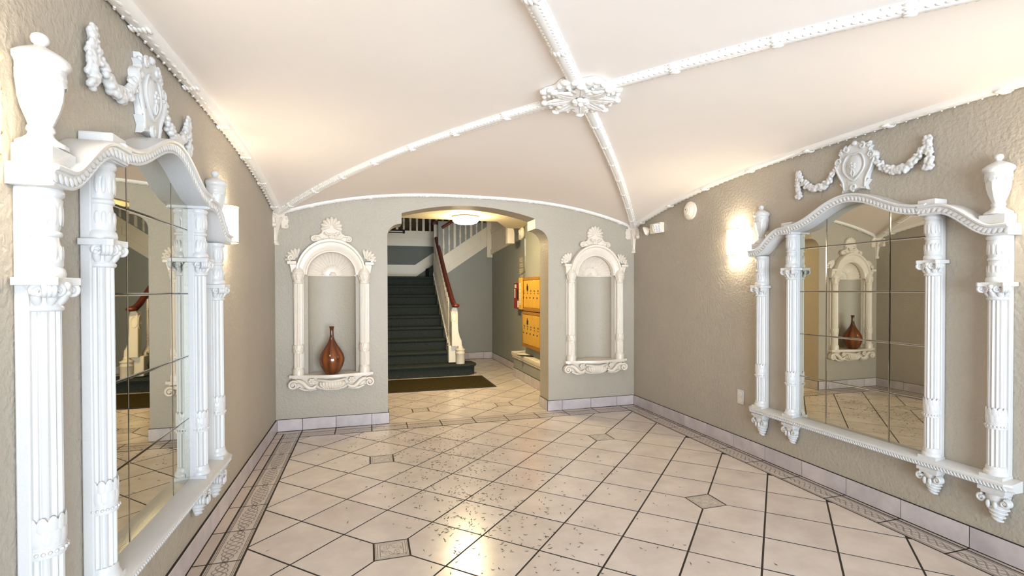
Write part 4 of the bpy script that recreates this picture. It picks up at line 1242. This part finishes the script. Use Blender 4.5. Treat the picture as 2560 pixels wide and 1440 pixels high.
# mailboxes (built in room axes, faces look towards -x)
def mailbox(label, z0, z1, n, y0):
    t = thing('mailbox_unit', label, 'mailbox', (HBX, 6.86, z0), 0, 'oak mailbox banks')
    H = z1 - z0; fx = -0.075
    DW = 0.150; y = -0.03
    frames = G(); frames.box(-0.06, -0.001, -2 * (n * DW + 0.06), 0, 0, H)
    fr = mkobj('cabinet', frames, 'boxframe', t, bevel=0.003)
    for panel in range(2):
        yb = -panel * (n * DW + 0.06)
        g = G()
        g.box(fx, -0.06, yb - 0.03, yb, 0, H).box(fx, -0.06, yb - 0.03 - n * DW - 0.03, yb - 0.03 - n * DW, 0, H)
        g.box(fx, -0.06, yb - 0.03 - n * DW, yb - 0.03, H - 0.04, H).box(fx, -0.06, yb - 0.03 - n * DW, yb - 0.03, 0, 0.045)
        mkobj('face_frame', g, 'boxframe', t, bevel=0.003)
        for k in range(n):
            ya = yb - 0.03 - (k + 0.5) * DW
            g = G().box(-0.012, 0.0, -DW / 2 + 0.002, DW / 2 - 0.002, 0.048, H - 0.043)
            d = mkobj('door', g, 'box', t, bevel=0.002); d.location = (-0.058, ya, 0)
            zz = H * (0.50 if panel == 0 else 0.5)
            zz -= 0.05; g = G().tube([(-0.012, 0.03, zz), (-0.020, 0.03, zz)], 0.010, 10); mkobj('lock', g, 'dark', d)
            g = G().box(-0.014, -0.011, -0.024, 0.024, zz + 0.085, zz + 0.105); mkobj('name_plate', g, 'brass', d)
            mkobj('number_tag', G().box(-0.0135, -0.011, -0.012, 0.012, zz + 0.052, zz + 0.068), 'dark', d)
            if k == n // 2 + (1 if n % 2 == 0 else 0) - (0 if n % 2 == 0 else 1) + (0 if n % 2 == 0 else 0):
                g = G().box(-0.016, -0.011, -0.03, 0.03, H - 0.18, H - 0.12).tube([(-0.013, 0, H - 0.12), (-0.013, 0, H - 0.09)], 0.007, 6)
                mkobj('master_lock', g, 'dark', d)
    return t
mailbox('upper bank of oak mailbox doors above the ledge', 1.015, 1.485, 5, 7.05)
mailbox('lower bank of oak mailbox doors just over the ledge', 0.50, 1.005, 5, 7.05)
t = thing('tenant_directory', 'narrow yellow directory strip at the edge of the upper mailboxes', 'directory', (HBX - 0.076, 6.84, 1.03), 0)
mkobj('holder', G().box(-0.03, 0.0, -0.055, 0.075, 0, 0.455), 'box', t, bevel=0.003)
mkobj('name_list', G().box(-0.032, -0.0295, -0.03, 0.03, 0.06, 0.39), 'list', t, smooth=False)
# letters left on the ledge
t = mkobj('magazine', G().box(-0.10, 0.10, -0.15, 0.15, 0, 0.008), 'dark', bevel=0.001); t.location = (2.20, 6.72, 0.3725); t.rotation_euler = (0, 0, 0.5)
tag(t, 'dark flat magazine lying on the ledge under the mailboxes', 'magazine')
t = mkobj('letter', G().box(-0.07, 0.07, -0.11, 0.11, 0, 0.004), 'paper', bevel=0.001); t.location = (2.19, 6.78, 0.3812); t.rotation_euler = (0, 0, 0.9)
tag(t, 'pale letter lying on the dark magazine on the ledge', 'letter')
g = G().tube([(-0.13, 0, 0.012), (0.0, 0.004, 0.013), (0.13, 0, 0.012)], 0.012, 10)
t = mkobj('paper_roll', g, 'paper'); t.location = (2.20, 7.10, 0.3725); t.rotation_euler = (0, 0, 0.45)
tag(t, 'small roll of white paper at the end of the ledge', 'paper')

# fire panel and notices
t = thing('fire_alarm_cabinet', 'red fire alarm panel with dark window beside the mailboxes', 'fire alarm', (HX1, 7.27, 1.02), 0)
mkobj('case', G().box(-0.10, -0.001, -0.20, 0.20, 0, 0.40), 'red', t, bevel=0.006)
mkobj('window', G().box(-0.103, -0.099, -0.10, 0.02, 0.15, 0.30), 'dark', t)
mkobj('notice_label', G().box(-0.103, -0.099, -0.14, 0.0, 0.025, 0.125), 'paper', t)
mkobj('notice_label', G().box(-0.103, -0.099, 0.06, 0.15, 0.32, 0.375), 'paper', t)
mkobj('notice_label', G().box(-0.103, -0.099, 0.12, 0.16, 0.17, 0.31), 'paper', t)
mkobj('side_handle', G().box(-0.07, -0.02, 0.20, 0.225, 0.2, 0.31), 'grey', t)
mkobj('junction_box', G().box(-0.05, -0.001, -0.12, -0.02, -0.09, -0.005), 'grey', t)
for k, (z0, z1, lab) in enumerate(((1.74, 1.815, 'topmost small typed notice on the hall wall by the conduit'), (1.655, 1.73, 'typed notice second from the top beside the steel conduit'), (1.56, 1.645, 'typed notice third from the top beside the steel conduit'), (1.47, 1.555, 'lowest typed notice on the hall wall above the fire panel'))):
    n_ = mkobj('paper_notice', G().box(-0.004, -0.001, -0.09, 0.09 - 0.01 * (k % 2), 0, z1 - z0), 'notice', smooth=False); n_.location = (HX1, 7.40, z0)
    tag(n_, lab, 'notice', 'typed notices')
# horn strobe with conduit
t = thing('fire_alarm_horn', 'round ivory alarm horn on a grey box above the steel conduit', 'alarm horn', (HX1, 7.10, 2.165), pi / 2)
mkobj('back_box', G().box(-0.06, 0.06, 0.001, 0.06, -0.075, 0.075), 'grey', t, bevel=0.004)
disc(t, 'horn', [(0.07, 0.058), (0.085, 0.066), (0.086, 0.085), (0.07, 0.098), (0.05, 0.104), (0.045, 0.125), (0.03, 0.132), (0.0, 0.134)], 'plastic')
mkobj('grille_slot', G().box(-0.02, 0.02, 0.131, 0.137, -0.025, -0.01).box(-0.01, 0.01, 0.131, 0.137, 0.0, 0.015), 'dark', t)
g = G().tube([(HX1 - 0.03, 7.10, 2.088), (HX1 - 0.03, 7.09, 1.75), (HX1 - 0.03, 7.09, 1.64), (HX1 - 0.05, 7.05, 1.58), (HBX - 0.08, 6.90, 1.53), (HBX - 0.10, 6.87, 1.486)], 0.011, 10)
g.tube([(HX1 - 0.03, 7.09, 1.765), (HX1 - 0.03, 7.09, 1.735)], 0.015, 10)
t = mkobj('steel_conduit', g, 'metal'); tag(t, 'thin steel conduit running from the alarm horn to the mailboxes', 'conduit')

# hall ceiling lamp
t = thing('ceiling_lamp', 'lit round flush ceiling lamp in the stair hall', 'ceiling lamp', (1.20, 6.28, CZ), 0)
mkobj('pan', G().lathe([(0.165, -0.001), (0.172, -0.008), (0.172, -0.018), (0.16, -0.02)], (0, 0, 0), 48), 'brass', t)
mkobj('glass_bowl', G().lathe([(0.163, -0.018), (0.163, -0.055), (0.160, -0.06), (0.157, -0.066), (0.14, -0.082), (0.10, -0.096), (0.05, -0.103), (0.001, -0.105)], (0, 0, 0), 48), 'hallglow', t)
mkobj('brass_ring', G().tube([(0.166 * cos(2 * pi * i / 48), 0.166 * sin(2 * pi * i / 48), -0.058) for i in range(49)], 0.0035, 6), 'brass', t)

# door mat: rubber edge with a pile inset
t = thing('door_mat', 'dark olive brown mat on the tiles before the stairs', 'mat', (0.82, 6.945, 0), 0)
mkobj('rubber_edge', G().box(-0.84, 0.84, -0.455, 0.455, 0.0008, 0.009), 'matedge', t, bevel=0.003)
mkobj('pile', G().box(-0.80, 0.80, -0.415, 0.415, 0.0085, 0.014), 'mat', t, bevel=0.002)

# ------------------------------------------------------------------ staircase
RS, TR, Y1 = 0.175, 0.275, 7.49
SX0, SX1 = HX0 + 0.002, 1.21
st = thing('staircase', 'dark carpeted staircase with mahogany handrail climbing from the mat', 'staircase', (0, Y1, 0), 0)
def tread(x0, x1, k):
    g = G(); z1 = (k + 1) * RS; y = k * TR
    last = k == 8
    run = 0.68 if last else TR + 0.06
    prof = [(0.03, k * RS + 0.001), (0.022, z1 - 0.05), (0.0, z1 - 0.04), (-0.008, z1 - 0.022), (-0.002, z1 - 0.006), (0.012, z1), (run, z1), (run, max(0.001, z1 - 0.2)), (0.1, max(0.001, z1 - 0.2))]
    g.loft([[(x, y + d, z) for d, z in prof] for x in (x0, x1)])
    return g
for k in range(9):
    if k == 0:
        # bullnose first step
        pts = [(SX0, 0.0)] + [(x, 0.0) for x in (0.3, 0.8, 1.2)] + [(1.42 + 0.2 * sin(a), 0.16 - 0.16 * cos(a) + (0.12 if a > 2 else 0)) for a in [pi * i / 12 for i in range(13)]] + [(SX0, 0.44)]
        rings = []
        for ins, z in ((0.028, 0.001), (0.022, 0.12), (0.004, 0.135), (-0.004, 0.153), (0.004, 0.168), (0.016, RS)):
            rings.append([(SX0 if p[0] == SX0 else p[0] - ins * (1 if p[0] > 1.35 else 0), max(p[1], 0) + (ins if p[1] < 0.3 else -ins), z) for p in pts])
        o = mkobj('step', G().loft(rings), 'carpet', st, ang=50)
    else:
        o = mkobj('step', tread(SX0, SX1, k), 'carpet', st, ang=50)
# outer string with a raised twisted moulding
g = G()
sl = RS / TR
def string(x0, x1, y0, y1, off_low, off_hi, gg):
    a = [(x0, y0, max(0.0, sl * y0 + off_low)), (x1, y0, max(0.0, sl * y0 + off_low)), (x1, y1, sl * y1 + off_low), (x0, y1, sl * y1 + off_low)]
    b = [(x0, y0, sl * y0 + off_hi), (x1, y0, sl * y0 + off_hi), (x1, y1, sl * y1 + off_hi), (x0, y1, sl * y1 + off_hi)]
    gg.hexa(a, b)
string(SX1 + 0.001, SX1 + 0.05, 0.30, 2.16, -0.28, 0.29, g)
mkobj('string', g, 'stairwhite', st, smooth=False)
g = G()
for i in range(34):
    y = 0.36 + 1.75 * i / 33
    ax = Vector((0, 0.15, 1)).normalized(); R = Matrix((Vector((1, 0, 0)), ax.cross(Vector((1, 0, 0))), ax)).transposed()
    g.ell((SX1 - 0.004, y, sl * y + 0.265), (0.011, 0.018, 0.032), R, 6, 5)
stuff(mkobj('twisted_moulding', g, 'stairwhite', st))
g = G()
g.add([(SX1 + 0.002, 0.30, 0), (SX1 + 0.002, 2.2, 0), (SX1 + 0.002, 2.2, sl * 2.2 - 0.02), (SX1 + 0.002, 0.30, sl * 0.3 - 0.02), (SX1 + 0.045, 0.30, 0), (SX1 + 0.045, 2.2, 0), (SX1 + 0.045, 2.2, sl * 2.2 - 0.02), (SX1 + 0.045, 0.30, sl * 0.3 - 0.02)],
      [(0, 1, 2, 3), (7, 6, 5, 4), (0, 1, 5, 4), (1, 2, 6, 5), (2, 3, 7, 6), (3, 0, 4, 7)])
mkobj('side_panel', g, 'hallwall', st, smooth=False)

ra = st
# round pedestal standing on the first step
PX, PY = 1.365, 0.12
g = G().lathe([(0.068, RS), (0.068, RS + 0.15), (0.072, RS + 0.155), (0.072, RS + 0.168), (0.066, RS + 0.172), (0.066, RS + 0.205), (0.074, RS + 0.21), (0.074, RS + 0.222), (0.05, RS + 0.232), (0.034, RS + 0.245), (0.036, RS + 0.262), (0.03, RS + 0.275), (0.001, RS + 0.28)], (PX, PY, 0), 36)
mkobj('pedestal', g, 'stairwhite', ra, ang=40)
# scroll newel: profile in the y-z plane leaning back, cut from thick board
prof = [(0.11, 0.39), (0.15, 0.46), (0.20, 0.52), (0.24, 0.60), (0.25, 0.72), (0.235, 0.84), (0.21, 0.93), (0.225, 0.985), (0.27, 1.01), (0.32, 1.01), (0.36, 0.98), (0.375, 0.90), (0.36, 0.75), (0.36, 0.39)]
# the scroll faces the hall side as well: profile across x
prx = [(1.245, 0.44), (1.245, 1.02), (1.27, 1.055), (1.315, 1.05), (1.335, 1.02), (1.342, 0.96), (1.343, 0.80), (1.35, 0.68), (1.372, 0.585), (1.40, 0.53), (1.405, 0.44)]
g = G().prism([(x - 0.015, z) for x, z in prx], lambda p: (p[0], 0.10, p[1]), lambda p: (p[0], 0.22, p[1]))
mkobj('scroll_newel', g, 'stairwhite', ra, bevel=0.008)
g = G()
g.prism([(1.19, RS + 0.01), (1.19, 0.45), (1.40, 0.45), (1.42, 0.42), (1.42, 0.34), (1.38, 0.30), (1.36, RS + 0.01)], lambda p: (p[0], 0.16, p[1]), lambda p: (p[0], 0.34, p[1]))
mkobj('newel_block', g, 'stairwhite', ra, bevel=0.01)
g = G()
for k in range(3):
    g.tube([(1.228, 0.16 + 0.052 * (1 - 0.28 * k) * cos(a), 0.90 + 0.085 * (1 - 0.28 * k) * sin(a)) for a in [2 * pi * i / 20 for i in range(21)]], 0.008, 6)
g.tube([(1.27 + 0.035 * cos(a), 0.098, 0.90 + 0.07 * sin(a)) for a in [2 * pi * i / 16 for i in range(17)]], 0.007, 6)
mkobj('carved_oval', g, 'stairwhite', ra)
# handrail
def rail(g, pts, w, h):
    pr = [(-w * 0.5, -h * 0.5), (w * 0.5, -h * 0.5), (w * 0.62, -h * 0.1), (w * 0.5, h * 0.3), (w * 0.2, h * 0.5), (-w * 0.2, h * 0.5), (-w * 0.5, h * 0.3), (-w * 0.62, -h * 0.1)]
    rings = []
    P_ = [Vector(p) for p in pts]
    for i, p in enumerate(P_):
        t_ = (P_[min(i + 1, len(P_) - 1)] - P_[max(i - 1, 0)]).normalized()
        s_ = Vector((t_.y, -t_.x, 0)); s_ = s_.normalized() if s_.length > 1e-4 else Vector((1, 0, 0))
        u_ = s_.cross(t_); u_ = u_ if u_.z > 0 else -u_
        rings.append([p + s_ * a + u_ * b for a, b in pr])
    g.loft(rings)
g = G()
rail(g, [(1.285, 0.06, 1.075), (1.28, 0.16, 1.085), (1.275, 0.30, 1.15), (1.265, 0.9, 1.53), (1.265, 2.12, 2.31)], 0.062, 0.065)
g.ell((1.285, 0.06, 1.072), (0.062, 0.055, 0.032), seg=16, rings=8)
mkobj('handrail', g, 'wood', ra, ang=40)
def baluster(x, y, z0, z1, r, parent, mname='stairwhite', kind=0):
    H = z1 - z0
    if kind == 0:
        pr = [(r * .9, 0), (r * .9, .14), (r * 1.15, .15), (r * .75, .17), (r * 1.1, .20), (r * .7, .225), (r * 1.1, .30), (r * .75, .6), (r * .62, .75), (r * 1.0, .77), (r * .65, .79), (r * 1.0, .82), (r * .9, .84), (r * .9, 1.0)]
        g = G().lathe([(a, z0 + b * H) for a, b in pr], (x, y, 0), 10)
    else:
        g = G().box(x - r, x + r, y - r * .5, y + r * .5, z0, z1)
    return mkobj('baluster', g, mname, parent, ang=40)
for k in range(13):
    y = 0.42 + 0.13 * k
    baluster(SX1 + 0.025, y, sl * y + 0.285, 1.12 + (y - 0.3) * 0.637, 0.019, ra)
# upper newel with mahogany cap
g = G().box(1.225, 1.335, 2.13, 2.24, 1.48, 2.58); mkobj('upper_newel', g, 'stairwhite', ra, bevel=0.006)
g = G().box(1.218, 1.342, 2.123, 2.247, 1.48, 2.02); mkobj('newel_plinth', g, 'stairwhite', ra, bevel=0.006)
g = G().lathe([(0.075, 2.575), (0.095, 2.585), (0.098, 2.61), (0.092, 2.635), (0.06, 2.648), (0.001, 2.652)], (1.28, 2.185, 0), 4, pi / 4, pi / 4 + 2 * pi); mkobj('newel_cap', g, 'wood', ra, bevel=0.006)

# second flight, rising along the rear wall
up = thing('upper_staircase', 'second stair flight with white balustrade and panelled string', 'staircase', (0, 9.28, 0), 0)
S2 = 0.69
def slz(x): return 1.625 + S2 * (x - 1.42)        # underside of the string
g = G()
x0, x1 = 1.29, 2.19
g.hexa([(x0, 0.0, slz(x0)), (x1, 0.0, slz(x1)), (x1, 0.06, slz(x1)), (x0, 0.06, slz(x0))], [(x0, 0.0, slz(x0) + 0.36), (x1, 0.0, slz(x1) + 0.36), (x1, 0.06, slz(x1) + 0.36), (x0, 0.06, slz(x0) + 0.36)])
sg = mkobj('string', g, 'stairwhite', up, bevel=0.003)
g = G()
def strip(a, b, lo, hi, y0, y1):
    g.hexa([(a, y0, slz(a) + lo), (b, y0, slz(b) + lo), (b, y1, slz(b) + lo), (a, y1, slz(a) + lo)], [(a, y0, slz(a) + hi), (b, y0, slz(b) + hi), (b, y1, slz(b) + hi), (a, y1, slz(a) + hi)])
strip(x0, x1, 0.25, 0.35, -0.018, -0.001); strip(x0, x1, 0.0, 0.13, -0.018, -0.001); strip(2.06, x1, 0.13, 0.25, -0.018, -0.001)
strip(x0, x1, 0.34, 0.375, -0.035, 0.07)
mkobj('string_frame', g, 'stairwhite', sg, smooth=False)
for k in range(8):
    x = 1.36 + 0.105 * k
    baluster(x, 0.03, slz(x) + 0.36, slz(x) + 0.89, 0.021, up, 'stairwhite', 1 if k % 3 == 2 else 0)
g = G(); rail(g, [(1.33, 0.03, slz(1.33) + 0.91), (2.19, 0.03, slz(2.19) + 0.91)], 0.07, 0.06); mkobj('handrail', g, 'wood', up)
mkobj('corner_post', G().box(2.175, 2.285, -0.055, 0.055, 1.93, 3.2), 'stairwhite', up, bevel=0.005)
# third flight along the hall's right wall
t3 = thing('third_flight_string', 'white panelled stair string on the hall wall with drop post', 'stair string', (HX1, 0, 0), 0)
g = G()
lo = lambda y: 1.99 + (9.22 - y) * 0.055; hi = lambda y: 2.40 + (9.22 - y) * 0.05
g.hexa([(-0.03, 7.38, lo(7.38)), (-0.001, 7.38, lo(7.38)), (-0.001, 9.22, lo(9.22)), (-0.03, 9.22, lo(9.22))], [(-0.03, 7.38, 2.62), (-0.001, 7.38, 2.62), (-0.001, 9.22, 2.62), (-0.03, 9.22, 2.62)])
s3 = mkobj('string', g, 'stairwhite', t3, smooth=False)
g = G()
for a, b in ((0.0, 0.09), (0.40, 0.48)):
    g.hexa([(-0.045, 7.38, lo(7.38) + a), (-0.03, 7.38, lo(7.38) + a), (-0.03, 9.22, lo(9.22) + a), (-0.045, 9.22, lo(9.22) + a)], [(-0.045, 7.38, lo(7.38) + b), (-0.03, 7.38, lo(7.38) + b), (-0.03, 9.22, lo(9.22) + b), (-0.045, 9.22, lo(9.22) + b)])
mkobj('string_frame', g, 'stairwhite', s3, smooth=False)
poly = [(-0.25, 2.02), (-0.14, 2.02)] + [(-0.14 - 0.07 * (1 - cos(a)), 2.16 + 0.13 * sin(a)) for a in [pi / 2 * i / 6 for i in range(7)]] + [(-0.25, 2.29)]
g = G().prism([(x, z) for x, z in poly], lambda p: (p[0], 7.29, p[1]), lambda p: (p[0], 7.40, p[1]))
mkobj('drop_post', g, 'stairwhite', t3, bevel=0.004)

# landing, skirting and gallery beyond
struct(mkobj('trim_8', G().box(HX0, 0.93, 10.385, 10.42, 1.576, 1.83).hexa([(0.93, 10.385, 1.576), (2.2, 10.385, 1.576 + 0.9), (2.2, 10.42, 1.576 + 0.9), (0.93, 10.42, 1.576)], [(0.93, 10.385, 1.83), (2.2, 10.385, 1.83 + 0.876), (2.2, 10.42, 1.83 + 0.876), (0.93, 10.42, 1.83)]), 'stairwhite', smooth=False))
g = G()
g.box(1.14, 2.28, 9.745, 10.33, 1.577, 1.75)
for k in range(1, 4):
    g.box(1.36 + 0.26 * (k - 1), 2.28, 9.37, 10.33, 1.45 + 0.175 * k, 1.575 + 0.175 * (k + 1))
g.v = [(x, y - 9.28, z) for x, y, z in g.v]; mkobj('carpeted_steps', g, 'carpet', up, bevel=0.01)
ga = thing('gallery_railing', 'ivory gallery railing high behind the stairs', 'railing', (0, 10.40, 0), 0)
mkobj('fascia', G().box(HX0, HX1, -0.03, 0.06, 2.215, 2.40).box(HX0, HX1, -0.015, 0.05, 2.40, 2.53).box(HX0, HX1, -0.05, 0.08, 2.385, 2.41), 'stairwhite', ga, smooth=False)
for k in range(19):
    baluster(-0.22 + 0.133 * k, 0.02, 2.53, 3.2, 0.024, ga, 'stairwhite', 1 if k % 4 == 2 else 0)
mkobj('handrail', G().box(HX0, HX1, -0.02, 0.06, 3.2, 3.25), 'wood', ga)
# dark rod with knobs on the stair wall
t = thing('wall_rod', 'short black rod with knob high over the stairs', 'rod', (HX0, 9.2, 2.39), 0)
mkobj('bar', G().tube([(0.001, 0, 0), (0.92, 0, 0)], 0.014, 8).tube([(0.001, 0, -0.04), (0.92, 0, -0.04)], 0.010, 8), 'dark', t)
mkobj('knob', G().ell((0.93, 0, -0.02), (0.022, 0.03, 0.04), seg=10, rings=6), 'dark', t)

# ------------------------------------------------------------------ dry leaf litter blown in over the tiles
rnd = random.Random(11)
g = G()
def sliver(x, y):
    a = rnd.uniform(0, pi); L = rnd.uniform(0.010, 0.026); b = rnd.uniform(-0.7, 0.7); w = rnd.uniform(0.0011, 0.0024)
    pts = []
    for i in range(4):
        t = i / 3 - 0.5; pts.append((x + L * t * cos(a + b * t), y + L * t * sin(a + b * t), 0.0015 + 0.004 * (t * 2) ** 2 * rnd.random()))
    d = Vector((-sin(a), cos(a), 0))
    n = len(g.v)
    rr = [0.4, 1, 1, 0.4]
    for p, q in zip(pts, rr):
        P_ = Vector(p); g.v += [tuple(P_ - d * w * q), tuple(P_ + Vector((0, 0, w * 0.9 * q))), tuple(P_ + d * w * q)]
    for i in range(3):
        for j in range(2): g.f.append((n + i * 3 + j, n + i * 3 + j + 1, n + i * 3 + 3 + j + 1, n + i * 3 + 3 + j))
clusters = [(0.60, 4.15, 0.30, 0.30, 130), (0.58, 3.5, 0.22, 0.30, 130), (0.56, 2.85, 0.16, 0.20, 120), (0.85, 2.7, 0.4, 0.5, 110), (0.35, 4.55, 0.35, 0.25, 90), (0.9, 3.4, 0.45, 0.7, 90), (0.6, 2.2, 0.4, 0.3, 50), (0.7, 5.6, 0.5, 0.5, 90), (1.0, 6.1, 0.5, 0.4, 50), (0.9, 3.2, 0.9, 1.2, 40)]
gr, gh = g, G()
for cx, cy, sx, sy, n in clusters:
    for _ in range(int(n * 1.35)):
        x, y = rnd.gauss(cx, sx), rnd.gauss(cy, sy)
        if -0.5 < x < 2.6 and 1.2 < y < 4.98: g = gr; sliver(x, y)
        elif 0.0 < x < 2.0 and 5.34 < y < 6.46: g = gh; sliver(x, y)
t = stuff(mkobj('leaf_litter', gr, 'litter', smooth=False)); tag(t, 'scattered brown leaf slivers across the middle of the tiled vestibule floor', 'leaf litter')
t = stuff(mkobj('leaf_litter', gh, 'litter', smooth=False)); tag(t, 'few brown leaf slivers on the hall tiles before the mat', 'leaf litter')
